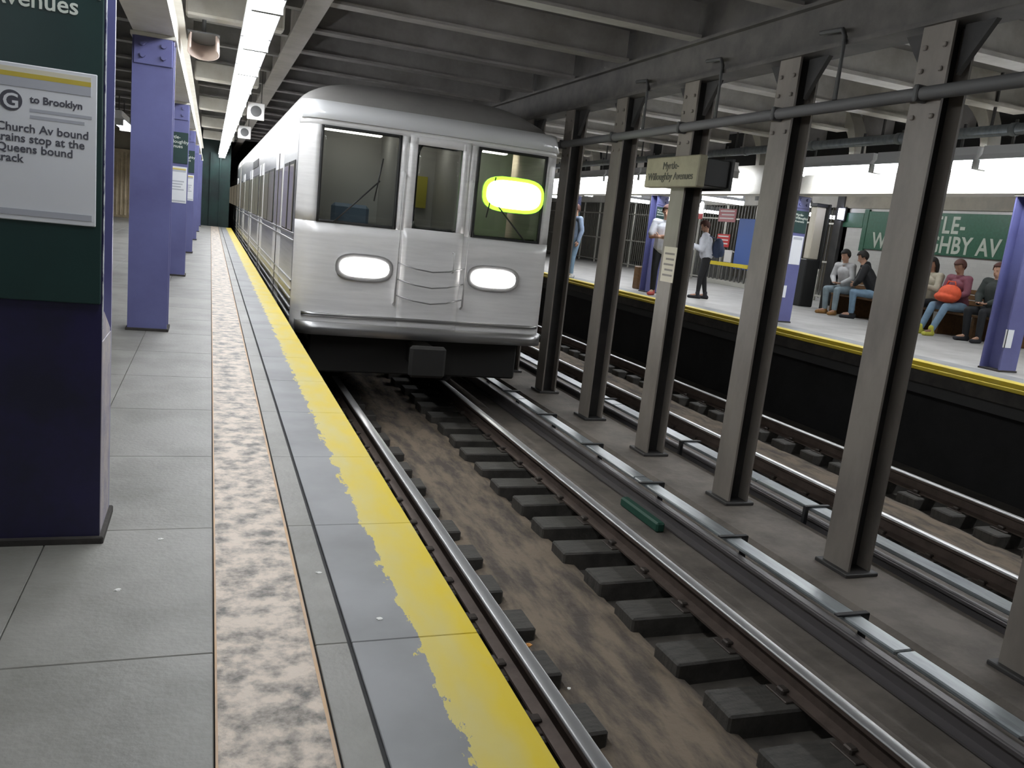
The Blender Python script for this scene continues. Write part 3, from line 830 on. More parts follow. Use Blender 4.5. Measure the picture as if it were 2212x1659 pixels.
# ================================================================== THINGS ON THE NEAR SIDE
gt = thing('louvred_gate', 'pale tan barred gate at the end of the near platform', 'gate', (-2.9, 30.9, 0))
MB().bbox(-3.4, -2.35, 30.92, 30.98, 0, 2.25, .01).build('gate_panel', 'pale_bars', gt)
for k in range(8):
    MB().bbox(-3.36 + .13 * k, -3.31 + .13 * k, 30.86, 30.92, .08, 2.15, .006).build('gate_bar', 'pale_bars', gt)
tag(MB().tube([(-.70, 30.7, 0), (-.70, 30.7, 2.84)], .075, 10).build('drain_pipe', 'pipe_cream'), 'cream vertical pipe beside the dark green end wall', 'pipe')
dr = thing('curved_shade', 'curved pale half-ring shade hung beside the near girder', 'shade', (-.10, 9.1, 2.38))
q = MB()
rings = []
for k in range(25):
    a = math.radians(-35 + 250 * k / 24); cx, cy = -.115, 9.15
    rings.append([(cx + r_ * math.cos(a), cy + r_ * math.sin(a) * 3.2, z) for r_, z in ((.135, 2.44), (.15, 2.44), (.145, 2.58), (.13, 2.58))])
q.loft(rings, True, True, True); q.build('band', 'drum', dr)
q = MB(); q.tube([(-.115, 8.98, 2.585), (-.115, 8.98, 2.98)], .02, 8); q.build('stem', 'conduit_dark', dr)
MB().box(-.26, .03, 8.85, 9.5, 2.578, 2.59).build('top_plate', 'conduit_dark', dr)
for kk, (y, lab) in enumerate(((14.2, 'small white hanging sign right of the near light row'), (19.0, 'farther small white hanging sign right of the near light row'))):
    t = thing('hanging_sign', lab, 'sign', (.62, y, 2.2), 0, 'small signs by the near lights')
    MB().bbox(.50, .76, y, y + .04, 2.32, 2.58, .008).build('plate', 'sign_white', t)
    MB().tube([(.63, y - .004, 2.45), (.63, y + .002, 2.45)], .085, 20).build('dark_disc', 'conduit_dark', t)
    MB().box(.54, .555, y + .015, y + .025, 2.58, 3.42).box(.70, .715, y + .015, y + .025, 2.58, 3.42).build('hanger', 'conduit_dark', t)

# litter on the track bed and on the platform
def scrap(x, y, z, s, m, label, flat=.35):
    r = random.Random(int(abs(x * 1000 + y * 77)))
    bm = bmesh.new(); bmesh.ops.create_icosphere(bm, subdivisions=2, radius=1)
    for v in bm.verts:
        f = .65 + .5 * r.random()
        v.co = Vector((v.co.x * f * s, v.co.y * f * s * .8, v.co.z * f * s * flat))
    q = MB(); q.addbm(bm, Matrix.Translation((x, y, z + s * flat * .55)))
    tag(q.build('litter_scrap', m), label, 'litter', 'litter on the tracks and platform')
scrap(1.95, 3.62, -1.36, .035, 'litter_white', 'white paper scrap on the near track beside the left rail')
scrap(1.80, 3.95, -1.262, .025, 'litter_orange', 'orange wrapper on a tie block right of the left rail')
scrap(2.03, 3.33, -1.35, .025, 'litter_white', 'small pale scrap in the drain silt near the bottom edge')
scrap(3.72, 5.35, -1.235, .03, 'litter_orange', 'orange scrap between the right rail and the third rail')
scrap(4.75, 6.4, -1.15, .03, 'litter_orange', 'orange scrap behind the middle column curb')
scrap(5.30, 8.3, -1.24, .04, 'litter_orange', 'pinkish orange wrapper behind the second visible middle column')
scrap(-.20, 2.28, 0, .010, 'litter_white', 'tiny white scrap on the near platform below the dark column', .2)
scrap(-.11, 2.63, 0, .010, 'litter_white', 'tiny white scrap on the near platform right of the dark column', .2)
scrap(.345, 2.33, 0, .010, 'litter_white', 'tiny pale scrap on the platform beside the dark groove', .2)
scrap(.47, 2.02, 0, .010, 'litter_white', 'tiny pale scrap between the groove and the yellow strip', .2)

# ================================================================== TRAIN
XC, HW = 2.37, 1.50
YF = 9.1
def yf(x, z):
    u = abs(x - XC)
    y = YF + .05 * (u / HW) ** 2
    if u > 1.28:
        d = min(u - 1.28, .22); y += .22 - math.sqrt(max(.22 ** 2 - d * d, 0))
    if z > 2.0: y += .75 * (z - 2.0)
    return y
def fpanel(q, x0, x1, z0, z1, off=0.0, th=.04, nx=None, nz=None):
    nx = nx or max(2, int((x1 - x0) / .06)); nz = nz or max(1, int((z1 - z0) / .12))
    rings = []
    def P(i, j, o):
        x = x0 + (x1 - x0) * i / nx; z = z0 + (z1 - z0) * j / nz
        return (x, yf(x, z) + o, z)
    A = [[P(i, j, -off) for i in range(nx + 1)] for j in range(nz + 1)]
    B = [[P(i, j, -off + th) for i in range(nx + 1)] for j in range(nz + 1)]
    b = len(q.v); W = nx + 1
    for row in A: q.v.extend(Vector(p) for p in row)
    c = len(q.v)
    for row in B: q.v.extend(Vector(p) for p in row)
    for j in range(nz):
        for i in range(nx):
            q.face((b + j * W + i, b + j * W + i + 1, b + (j + 1) * W + i + 1, b + (j + 1) * W + i), True)
            q.face((c + j * W + i, c + (j + 1) * W + i, c + (j + 1) * W + i + 1, c + j * W + i + 1), True)
    for i in range(nx):
        q.face((b + i, c + i, c + i + 1, b + i + 1)); q.face((b + nz * W + i, b + nz * W + i + 1, c + nz * W + i + 1, c + nz * W + i))
    for j in range(nz):
        q.face((b + j * W, b + (j + 1) * W, c + (j + 1) * W, c + j * W)); q.face((b + j * W + nx, c + j * W + nx, c + (j + 1) * W + nx, b + (j + 1) * W + nx))
    return q

def train_car(label, front):
    L = 18.3
    t = thing('subway_car', label, 'train', (XC, YF + L / 2, -1.1), 0, 'cars of the train')
    XL, XR = XC - HW, XC + HW
    ys = YF + .27
    if front:
        q = MB()
        fpanel(q, XL, XR, -.30, .92)
        fpanel(q, XL, 1.07, .92, 1.93); fpanel(q, 1.93, 2.02, .92, 1.93); fpanel(q, 2.72, 2.81, .92, 1.93); fpanel(q, 3.67, XR, .92, 1.93)
        fpanel(q, XL, XR, 1.93, 2.02)
        q.build('front_shell', 'steel', t)
        q = MB(); fpanel(q, XL + .01, XR - .01, 1.99, 2.19, off=.03, th=.10); q.build('brow_panel', 'brow', t)
        q = MB(); fpanel(q, XL + .04, XR - .04, -.30, -.16, off=.07, th=.09)
        fpanel(q, XL + .10, XR - .10, -.10, -.06, off=.03, th=.04); q.build('anti_climber', 'steel_rib', t)
        # cab windows
        for (x0, x1) in ((1.07, 1.93), (2.81, 3.67)):
            q = MB(); fpanel(q, x0, x1, .92, 1.93, off=-.02, th=.012)
            g = q.build('windshield', 'glass', t)
            q = MB()
            fpanel(q, x0, x0 + .03, .92, 1.93, off=.006, th=.03); fpanel(q, x1 - .03, x1, .92, 1.93, off=.006, th=.03)
            fpanel(q, x0, x1, .92, .95, off=.006, th=.03); fpanel(q, x0, x1, 1.90, 1.93, off=.006, th=.03)
            q.build('gasket', 'rubber', g)
        for x0, x1, z1 in ((1.25, 1.72, 1.42), (3.48, 3.02, 1.38)):
            q = MB(); q.tube([(x0, yf(x0, .93) - .02, .93), (x1, yf(x1, z1) - .012, z1)], .009, 6)
            q.tube([(x1 - .05, yf(x1, z1) - .012, z1 - .22), (x1 + .02, yf(x1, z1) - .012, z1 + .24)], .008, 6)
            q.build('wiper', 'rubber', t)
        # end door
        q = MB()
        fpanel(q, 2.02, 2.72, -.20, .95, off=.012, th=.04); fpanel(q, 2.02, 2.11, .95, 1.93, off=.012, th=.04); fpanel(q, 2.63, 2.72, .95, 1.93, off=.012, th=.04); fpanel(q, 2.02, 2.72, 1.86, 1.95, off=.012, th=.04)
        d = q.build('end_door', 'steel', t)
        q = MB(); fpanel(q, 2.11, 2.63, .95, 1.86, off=-.015, th=.012); q.build('door_window', 'glass', d)
        q = MB(); q.tube([(2.62, yf(2.62, .6) - .012, .72), (2.62, yf(2.62, .6) - .06, .72), (2.62, yf(2.62, .6) - .06, .50), (2.62, yf(2.62, .6) - .012, .50)], .012, 8); q.build('door_handle', 'steel', d)
        for x in (1.975, 2.765):
            y = yf(x, .8)
            MB().tube([(x, y, 1.55), (x, y - .06, 1.52), (x, y - .06, .12), (x, y, .09)], .014, 8).build('grab_rail', 'steel', t)
        for k in range(3):
            z = -.05 + .18 * k
            MB().tube([(1.975, YF - .05, z + .25), (2.18, YF - .10, z + .2), (2.37, YF - .12, z + .18), (2.56, YF - .10, z + .2), (2.765, YF - .05, z + .25)], .008, 6).build('safety_chain', 'steel_rib', t)
        # headlights: oval housings with paired lamps behind one lens
        for xc, nm in ((1.62, 'l'), (3.13, 'r')):
            w, hh, zc = .27, .105, .47
            prof = []
            for k in range(24):
                a = 2 * math.pi * k / 24
                prof.append((math.copysign(abs(math.cos(a)) ** .6, math.cos(a)), math.copysign(abs(math.sin(a)) ** .8, math.sin(a))))
            y = yf(xc, zc)
            B = MB(); B.prism([(xc + u * (w + .05), zc + v * (hh + .045)) for u, v in prof], 'y', y - .03, y + .05)
            hl = B.build('headlight', 'steel_rib', t)
            B = MB(); B.prism([(xc + u * w, zc + v * hh) for u, v in prof], 'y', y - .045, y - .02); B.build('lamp_lens', 'lamp_head', hl)
        # route sign in the right-hand window
        prof = []
        for k in range(28):
            a = 2 * math.pi * k / 28
            prof.append((math.copysign(abs(math.cos(a)) ** .55, math.cos(a)), math.copysign(abs(math.sin(a)) ** .75, math.sin(a))))
        xc, zc = 3.28, 1.445
        y = yf(xc, zc)
        B = MB(); B.prism([(xc + u * .375, zc + v * .20) for u, v in prof], 'y', y - .022, y + .01); rs = B.build('route_display', 'led_green', t)
        B = MB(); B.prism([(xc + u * .335, zc + v * .158) for u, v in prof], 'y', y - .028, y - .015); B.build('display_face', 'led_white', rs)
        # cab interior seen through the glass
        MB().box(XL + .1, XR - .1, YF + 1.55, YF + 1.6, -.2, 2.2).box(XL + .1, XR - .1, YF + .3, YF + 1.6, -.25, -.2).box(2.0, 2.03, YF + .4, YF + 1.55, -.2, 2.2).box(2.72, 2.75, YF + .4, YF + 1.55, -.2, 2.2).build('cab_partition', 'cab_grey', t)
        MB().bbox(1.05, 1.95, YF + .35, YF + .62, .3, .86, .03).bbox(1.15, 1.45, YF + .38, YF + .5, .86, .93, .02).build('cab_console', 'rubber', t)
        MB().bbox(1.35, 1.80, YF + .95, YF + 1.05, .45, 1.15, .04).bbox(1.35, 1.80, YF + .62, YF + 1.0, .38, .48, .03).build('cab_seat', 'seat_blue', t)
        MB().box(2.12, 2.62, YF + 1.50, YF + 1.545, 1.2, 1.6).build('cab_notice', 'cab_yellow', t)
        MB().bbox(1.2, 1.9, YF + 1.0, YF + 1.12, 1.97, 2.0, .006).bbox(2.8, 3.5, YF + 1.0, YF + 1.12, 1.97, 2.0, .006).bbox(2.15, 2.6, YF + 1.0, YF + 1.12, 1.97, 2.0, .006).build('cab_fill', 'cab_fill', t)  # glowing panels added to brighten the cab behind the windows
        # under the front: coupler, brackets and pilot
        MB().bbox(2.24, 2.50, YF - .20, YF + .6, -.62, -.36, .04).bbox(2.16, 2.58, YF - .26, YF - .16, -.70, -.34, .03).build('coupler', 'under', t)
        MB().bbox(1.1, 3.64, YF + .3, YF + .45, -.78, -.30, .02).build('pilot_beam', 'under', t)
    # side walls
    for s, X in ((-1, XL), (1, XR)):
        a, b = (X, X + .05) if s < 0 else (X - .05, X)
        w = MB().box(a, b, ys, YF + L, -.30, 2.05).build('side_wall', 'steel_side', t)
        xo0, xo1 = (X - .012, X + .01) if s < 0 else (X - .01, X + .012)
        for z in (-.18, -.08, .02, .12, .22, .66, .74):
            MB().bbox(xo0, xo1, ys + .05, YF + L - .05, z, z + .028, .004).build('corrugation', 'steel_rib', w)
        for k, yc in enumerate((2.75, 6.95, 11.15, 15.35)):
            yc = YF + yc
            d = MB().bbox(X - .006 if s < 0 else X - .02, X + .02 if s < 0 else X + .006, yc - .66, yc + .66, -.28, 1.72, .004).build('passenger_door', 'steel', t)
            for e in (-1, 1):
                y0, y1 = (yc - .56, yc - .10) if e < 0 else (yc + .10, yc + .56)
                MB().bbox(xo0, xo1, y0, y1, .78, 1.52, .006).build('door_window', 'window_lit', d)
            MB().box(xo0 - .002, xo1 + .002, yc - .012, yc + .012, -.28, 1.72).build('door_seam', 'rubber', d)
        for y0, y1 in ((.55, 1.05), (1.25, 1.85), (3.7, 4.75), (4.95, 6.0), (7.9, 8.95), (9.15, 10.2), (12.1, 13.15), (13.35, 14.4), (16.3, 17.4)):
            f = MB().bbox(xo0 + .003, xo1 - .003, YF + y0 - .04, YF + y1 + .04, .74, 1.56, .006).build('window_frame', 'rubber', t)
            MB().bbox(xo0 - .002, xo1 + .002, YF + y0, YF + y1, .78, 1.52, .006).build('window_pane', 'window_lit', f)
        MB().bbox(xo0, xo1, YF + 8.3, YF + 10.4, 1.72, 1.88, .006).build('destination_strip', 'rubber', t)
    # roof
    def prof(y, top, base=2.03, hw=HW):
        ring = []
        for k in range(25):
            a = math.pi * k / 24
            cx, sx = math.cos(a), math.sin(a)
            ring.append((XC - hw * math.copysign(abs(cx) ** .55, cx), y, base + (top - base) * sx ** .75))
        return ring
    rings = [prof(YF + .20, 2.17, hw=HW - .04), prof(YF + .30, 2.29, hw=HW - .02), prof(YF + .48, 2.40), prof(YF + .8, 2.51), prof(YF + 1.3, 2.56), prof(YF + L, 2.56)] if front else [prof(YF + .05, 2.56), prof(YF + L, 2.56)]
    q = MB(); q.loft(rings, True, False, False, closed=False); q.build('roof', 'roof_grey', t)
    MB().box(XL + .05, XR - .05, ys + .1, YF + L - .05, -.33, -.28).build('underframe', 'under', t)
    # saloon lamps glimpsed through the glass
    for x in (1.9, 2.84):
        MB().bbox(x - .06, x + .06, YF + 1.8, YF + L - .4, 2.18, 2.22, .01).build('saloon_lamp', 'lamp_warm', t)
    # trucks
    for yc in (2.7, L - 2.7):
        tr = MB().bbox(1.50, 1.60, YF + yc - 1.3, YF + yc + 1.3, -.86, -.62, .04).bbox(3.14, 3.24, YF + yc - 1.3, YF + yc + 1.3, -.86, -.62, .04).bbox(1.55, 3.19, YF + yc - .2, YF + yc + .2, -.8, -.45, .04).build('truck_frame', 'under', t)
        for dy in (-1.0, 1.0):
            q = MB()
            for x in (1.635, 3.105):
                q.tube([(x - .06, YF + yc + dy, -.67), (x + .06, YF + yc + dy, -.67)], .43, 24)
            q.tube([(1.6, YF + yc + dy, -.67), (3.14, YF + yc + dy, -.67)], .07, 10)
            q.build('wheelset', 'under', tr)
    return t
car1 = train_car('stainless steel subway car with lit headlights and green route display, leading', True)
car2 = train_car('second stainless steel car of the train behind the leading one', False)
car2.location.y += 18.65
car2.matrix_basis = Matrix.Translation((XC, YF + 9.15 + 18.65, -1.1))

# ================================================================== PEOPLE
for nm, c in dict(skin_a=(.55, .32, .22), skin_b=(.36, .20, .13), hair_dark=(.015, .012, .01), hair_brown=(.10, .04, .03), white_cloth=(.72, .74, .80), black_cloth=(.015, .015, .017),
                  jeans=(.22, .34, .46), jeans_light=(.30, .38, .42), dark_trousers=(.02, .022, .026), navy_cloth=(.04, .06, .12), blue_shirt=(.28, .36, .50), boot_tan=(.42, .22, .07), shoe_white=(.72, .72, .72),
                  shoe_yellow=(.68, .66, .10), shoe_dark=(.03, .03, .035), pale_top=(.46, .42, .32), plaid=(.24, .08, .11), green_jacket=(.035, .045, .04), orange_bag=(.90, .13, .05), eye=(.02, .02, .02), grey_cloth=(.55, .55, .55), red_shoe=(.6, .1, .08)).items():
    mat(nm, c, .75, col2=tuple(v * .72 for v in c), scale=9, lo=.35, hi=.75, bump=.25 if 'skin' not in nm else 0, bscale=25)

def capsule(q, p0, p1, r0, r1, xh=(1, 0, 0), n=12):
    """rounded tapered limb; r=(rx,ry) elliptical or scalar"""
    p0, p1 = Vector(p0), Vector(p1)
    a0 = r0 if isinstance(r0, tuple) else (r0, r0); a1 = r1 if isinstance(r1, tuple) else (r1, r1)
    d = p1 - p0; L = d.length
    t = d.normalized() if L > 1e-6 else Vector((0, 0, 1))
    xh = Vector(xh); u = xh - t * xh.dot(t)
    if u.length < .1: u = Vector((0, 1, 0)) - t * t.y
    u.normalize(); w = t.cross(u)
    rings = []
    m0, m1 = min(a0), min(a1)
    for k in range(1, 5):
        a = math.pi / 2 * (k / 4) ; s, c = math.sin(a), math.cos(a)
        rings.append((p0 - t * m0 * c, a0[0] * s, a0[1] * s))
    for k in range(1, 3):
        f = k / 3; rings.append((p0 + d * f, a0[0] + (a1[0] - a0[0]) * f, a0[1] + (a1[1] - a0[1]) * f))
    for k in range(4, 0, -1):
        a = math.pi / 2 * (k / 4); s, c = math.sin(a), math.cos(a)
        rings.append((p1 + t * m1 * c, a1[0] * s, a1[1] * s))
    q.loft([[c_ + u * rx * math.cos(2 * math.pi * i / n) + w * ry * math.sin(2 * math.pi * i / n) for i in range(n)] for c_, rx, ry in rings], True, True, True)

def ellipsoid(q, c, r, M=None, n=14, m=10):
    c = Vector(c); rings = []
    for j in range(1, m):
        a = math.pi * j / m
        ring = []
        for i in range(n):
            b = 2 * math.pi * i / n
            p = Vector((r[0] * math.sin(a) * math.cos(b), r[1] * math.sin(a) * math.sin(b), -r[2] * math.cos(a)))
            ring.append(c + (M @ p if M else p))
        rings.append(ring)
    q.loft(rings, True, True, True)

def remeshed(q, name, vox, smooth=2):
    me = q.mesh(name, 'eye')
    o = bpy.data.objects.new(name, me); C.objects.link(o)
    md = o.modifiers.new('r', 'REMESH'); md.mode = 'VOXEL'; md.voxel_size = vox; md.use_smooth_shade = True
    if smooth:
        s = o.modifiers.new('s', 'SMOOTH'); s.factor = .5; s.iterations = smooth
    dg = bpy.context.evaluated_depsgraph_get()
    r = bpy.data.meshes.new_from_object(o.evaluated_get(dg))
    bpy.data.objects.remove(o, do_unlink=True); bpy.data.meshes.remove(me)
    r.name = name
    return r

def person(label, loc, face, pose, J, cl, hair='short', held=None, group=None, sleeves='long', H=1.75):
    """J: joint dict in local metres (x right, y forward, z up); face: heading of +y (angle from world +Y, ccw)"""
    t = thing('person', label, 'person', loc, face, group)
    s = H / 1.75
    V = {k: Vector(v) for k, v in J.items()}
    hd = V['head']
    hr = Matrix.Rotation(J.get('_nod', 0), 3, 'X') if '_nod' in J else None
    HM = Matrix.Rotation(J['nod'][0], 3, 'X') @ Matrix.Rotation(J['nod'][1], 3, 'Z')
    def hp(x, y, z): return hd + HM @ Vector((x, y, z))
    sides = ('l', 'r')
    # ---- body: one continuous figure
    q = MB()
    ellipsoid(q, hd + HM @ Vector((0, -.005, .02)), (.076, .094, .10), HM)
    ellipsoid(q, hp(0, .02, -.045), (.058, .068, .075), HM)
    capsule(q, hp(0, .088, .0), hp(0, .106, -.03), .011, .015, n=8)               # nose
    capsule(q, hp(-.022, .083, -.062), hp(.022, .083, -.062), .011, .011, n=8)     # lips
    for e in (-1, 1): capsule(q, hp(e * .078, -.008, .012), hp(e * .076, -.004, -.03), .016, .010, n=8)   # ears
    capsule(q, V['neck'] + Vector((0, 0, -.05)), hp(0, -.015, -.05), .056, .052)
    capsule(q, V['chest'], V['belly'], (.145, .09), (.125, .085))
    capsule(q, V['belly'], V['pelvis'], (.125, .085), (.14, .095))
    for a in sides:
        capsule(q, V['chest'] + Vector((0, 0, .10)) * .9, V['sh' + a], .06, .055)
        capsule(q, V['sh' + a], V['el' + a], .048, .038)
        capsule(q, V['el' + a], V['wr' + a], .038, .026)
        capsule(q, V['hip' + a], V['kn' + a], .078, .052)
        capsule(q, V['kn' + a], V['an' + a], .054, .036)
        f = V['toe' + a]
        capsule(q, V['an' + a], f, .035, .028)
        hd_dir = (V['ha' + a] - V['wr' + a]).normalized()
        capsule(q, V['wr' + a], V['wr' + a] + hd_dir * .075, (.030, .018), (.040, .016), xh=J.get('palm' + a, (1, 0, 0)))
    me = remeshed(q, 'body', .011, 2)
    # fingers and eyes joined to the same mesh
    q = MB()
    for a, sg in (('l', -1), ('r', 1)):
        d = (V['ha' + a] - V['wr' + a]).normalized(); u = Vector(J.get('palm' + a, (1, 0, 0))); u = (u - d * u.dot(d)).normalized(); nrm = d.cross(u) * sg
        base = V['wr' + a] + d * .078
        for k, ln in enumerate((.062, .072, .067, .052)):
            b = base + u * (.030 - .020 * k)
            m1 = b + d * ln * .55 - nrm * .006; m2 = m1 + (d * .7 - nrm * .7) * ln * .5
            capsule(q, b - d * .012, m1, .0095, .0085, n=6); capsule(q, m1, m2, .0085, .007, n=6)
        tb0 = V['wr' + a] + d * .03 + u * .032
        capsule(q, tb0, tb0 + (d * .6 + u * .7) * .035, .012, .010, n=6); capsule(q, tb0 + (d * .6 + u * .7) * .035, tb0 + (d * 1.0 + u * .75) * .052, .010, .008, n=6)
    q.cur = 1
    for e in (-1, 1): ellipsoid(q, hp(e * .031, .083, .018), (.012, .008, .008), HM, 8, 6)
    hm = q.mesh('hands', [cl['skin'], 'eye'])
    bm = bmesh.new(); bm.from_mesh(me)
    for f in bm.faces: f.material_index = 0
    bm.from_mesh(hm)
    bm.to_mesh(me); bm.free(); bpy.data.meshes.remove(hm)
    me.materials.clear(); me.materials.append(MATS[cl['skin']]); me.materials.append(MATS['eye'])
    for p in me.polygons: p.use_smooth = True
    link('body', me, t, Matrix.Scale(s, 4))
    # ---- clothes
    q = MB()
    g = cl.get('bulk', .022)
    capsule(q, V['chest'], V['belly'], (.165 + g, .105 + g), (.145 + g, .10 + g))
    capsule(q, V['belly'], V['belly'].lerp(V['pelvis'], cl.get('hem', .75)), (.145 + g, .10 + g), (.155 + g, .11 + g))
    capsule(q, V['chest'] + Vector((0, 0, .13)), V['neck'] + Vector((0, 0, -.035)), (.085, .07), .062)
    for a in sides:
        capsule(q, V['chest'] + Vector((0, 0, .095)), V['sh' + a], .075, .064 + g * .5)
        if sleeves == 'long':
            capsule(q, V['sh' + a], V['el' + a], .060 + g * .5, .048 + g * .5); capsule(q, V['el' + a], V['wr' + a], .048 + g * .5, .036 + g * .3)
        else:
            capsule(q, V['sh' + a], V['sh' + a].lerp(V['el' + a], .75), .060 + g * .5, .062 + g * .4)
    if cl.get('hood'):
        ellipsoid(q, V['neck'] + Vector((0, -.07, -.01)), (.11, .075, .085))
    m = remeshed(q, 'top', .013, 2); m.materials.clear(); m.materials.append(MATS[cl['top']])
    link('top', m, t, Matrix.Scale(s, 4))
    q = MB()
    capsule(q, V['belly'].lerp(V['pelvis'], .6), V['pelvis'], (.15, .112), (.165, .122))
    for a in sides:
        capsule(q, V['hip' + a], V['kn' + a], .096, .068); capsule(q, V['kn' + a], V['an' + a] + (V['kn' + a] - V['an' + a]).normalized() * .04, .068, cl.get('cuff', .056))
    m = remeshed(q, 'trousers', .013, 2); m.materials.clear(); m.materials.append(MATS[cl['legs']])
    link('trousers', m, t, Matrix.Scale(s, 4))
    for a in sides:
        q = MB(); an, to = V['an' + a], V['toe' + a]
        d = (to - an); d.z = 0; d.normalize()
        heel = Vector((an.x, an.y, 0)) - d * .05; tip = Vector((an.x, an.y, 0)) + d * .19
        z0 = min(an.z, to.z) - .075
        capsule(q, heel + Vector((0, 0, z0 + .055)), tip + Vector((0, 0, z0 + .05)), (.042, .05), (.05, .038), xh=(d.y, -d.x, 0))
        capsule(q, an + Vector((0, 0, -.02)), an + Vector((0, 0, .05 + cl.get('boot', 0))), .050, .052)
        m = remeshed(q, 'shoe', .012, 1); m.materials.clear(); m.materials.append(MATS[cl['shoe']])
        so = link('shoe', m, t, Matrix.Scale(s, 4))
    # ---- hair
    bm = bmesh.new(); bmesh.ops.create_uvsphere(bm, u_segments=20, v_segments=14, radius=1)
    kill = [v for v in bm.verts if (v.co.y > .35 and v.co.z < .42) or (v.co.z < (-.25 if hair == 'short' else -.85) and v.co.y > -.2)]
    bmesh.ops.delete(bm, geom=kill, context='VERTS')
    for v in bm.verts:
        z = v.co.z
        k = .115 if z > 0 else (.095 if hair == 'short' else .26)
        v.co = Vector((v.co.x * .088, v.co.y * .108 - .008 - (.02 if hair == 'long' and z < 0 else 0), z * k + .025))
    q = MB(); q.addbm(bm, Matrix.Translation(hd) @ HM.to_4x4(), True)
    m = q.mesh('hair', cl['hair'])
    ho = link('hair', m, t, Matrix.Scale(s, 4))
    md = ho.modifiers.new('thick', 'SOLIDIFY'); md.thickness = .012; md.offset = 1
    return t

def stand(lean=0.0, arms='down', nod=0.0, turn=0.0, step=.08):
    b = dict(pelvis=(0, 0, .95), belly=(0, lean * .3, 1.10), chest=(0, lean * .7, 1.30), neck=(0, lean, 1.49), head=(0, lean + .03, 1.63), nod=(nod, turn),
             hipl=(-.09, 0, .92), hipr=(.09, 0, .92), knl=(-.10, step * .6 + .02, .50), knr=(.10, -step * .2 + .02, .50), anl=(-.10, step, .09), anr=(.10, -step, .09),
             toel=(-.12, step + .15, .06), toer=(.12, -step + .15, .06), shl=(-.19, lean * .85, 1.42), shr=(.19, lean * .85, 1.42))
    if arms == 'down':
        b.update(ell=(-.25, -.03 + lean * .5, 1.14), elr=(.25, -.03 + lean * .5, 1.14), wrl=(-.25, .06 + lean * .3, .90), wrr=(.25, .06 + lean * .3, .90), hal=(-.24, .10, .75), har=(.24, .10, .75), palml=(0, 1, 0), palmr=(0, 1, 0))
    elif arms == 'folded':
        b.update(ell=(-.25, .08 + lean, 1.13), elr=(.25, .08 + lean, 1.13), wrl=(.06, .23 + lean, 1.14), wrr=(-.06, .25 + lean, 1.17), hal=(.18, .19 + lean, 1.16), har=(-.18, .20 + lean, 1.20), palml=(0, 0, 1), palmr=(0, 0, 1))
    elif arms == 'phone':
        b.update(ell=(-.24, .03 + lean, 1.12), elr=(.24, .03 + lean, 1.12), wrl=(-.07, .27 + lean, 1.20), wrr=(.07, .27 + lean, 1.20), hal=(-.03, .33 + lean, 1.27), har=(.03, .33 + lean, 1.27), palml=(1, 0, 0), palmr=(-1, 0, 0))
    return b

def sit(lean=0.1, arms='lap', nod=0.2, turn=0.0, spread=.14, fwd=.0, dx=0.0):
    b = dict(pelvis=(0, -.02, .56), belly=(dx * .3, lean * .35, .72), chest=(dx * .7, lean * .75, .93), neck=(dx, lean, 1.11), head=(dx, lean + .035, 1.245), nod=(nod, turn),
             hipl=(-.10, .03, .54), hipr=(.10, .03, .54), knl=(-spread, .46, .53), knr=(spread, .46, .53), anl=(-spread, .44 + fwd, .09), anr=(spread, .40 + fwd, .09),
             toel=(-spread - .03, .60 + fwd, .06), toer=(spread + .03, .56 + fwd, .06), shl=(dx * .85 - .19, lean * .9, 1.04), shr=(dx * .85 + .19, lean * .9, 1.04))
    if arms == 'lap':
        b.update(ell=(-.25, .08 + lean * .6, .80), elr=(.25, .08 + lean * .6, .80), wrl=(-.10, .30, .68), wrr=(.10, .30, .68), hal=(.0, .36, .66), har=(.0, .36, .66), palml=(0, 1, 0), palmr=(0, 1, 0))
    elif arms == 'knees':
        b.update(ell=(-.24, .22 + lean * .5, .79), elr=(.24, .22 + lean * .5, .79), wrl=(-.10, .46, .70), wrr=(.10, .46, .70), hal=(-.02, .54, .67), har=(.02, .54, .67), palml=(0, 0, 1), palmr=(0, 0, 1))
    elif arms == 'phone':
        b.update(ell=(-.24, .12 + lean * .7, .80), elr=(.24, .12 + lean * .7, .80), wrl=(-.07, .36, .85), wrr=(.07, .36, .85), hal=(-.02, .42, .91), har=(.02, .42, .91), palml=(1, 0, 0), palmr=(-1, 0, 0))
    return b
PI = math.pi
GP = 'people on the far platform'
# facing: angle a turns +Y ccw; +pi/2 faces -X (towards the tracks)
person('person in blue-grey top and pale jeans leaning by the train edge', (8.55, 18.9, 0), PI * .55, 'stand', stand(.05, 'down', -.1), dict(skin='skin_a', hair='hair_brown', top='blue_shirt', legs='jeans', shoe='shoe_white'), group=GP, H=1.80)
person('person in white T-shirt and dark trousers with folded arms behind a middle column', (8.84, 15.10, 0), PI * .78, 'stand', stand(.02, 'folded', -.15), dict(skin='skin_a', hair='hair_brown', top='white_cloth', legs='dark_trousers', shoe='red_shoe', bulk=.035, hem=.95), group=GP, sleeves='short', H=1.86)
person('person in white jacket and black trousers with head bowed and backpack', (10.1, 15.35, 0), PI * .30, 'stand', stand(.10, 'phone', -.55), dict(skin='skin_a', hair='hair_brown', top='white_cloth', legs='black_cloth', shoe='shoe_dark', bulk=.05, hem=.55, cuff=.045), group=GP, H=1.66)
person('seated person in grey-white top, jeans and tan boots beside the kiosk', (12.75, 13.95, 0), PI * .55, 'sit', sit(.18, 'lap', -.35), dict(skin='skin_a', hair='hair_dark', top='grey_cloth', legs='jeans_light', shoe='boot_tan', boot=.06), group=GP)
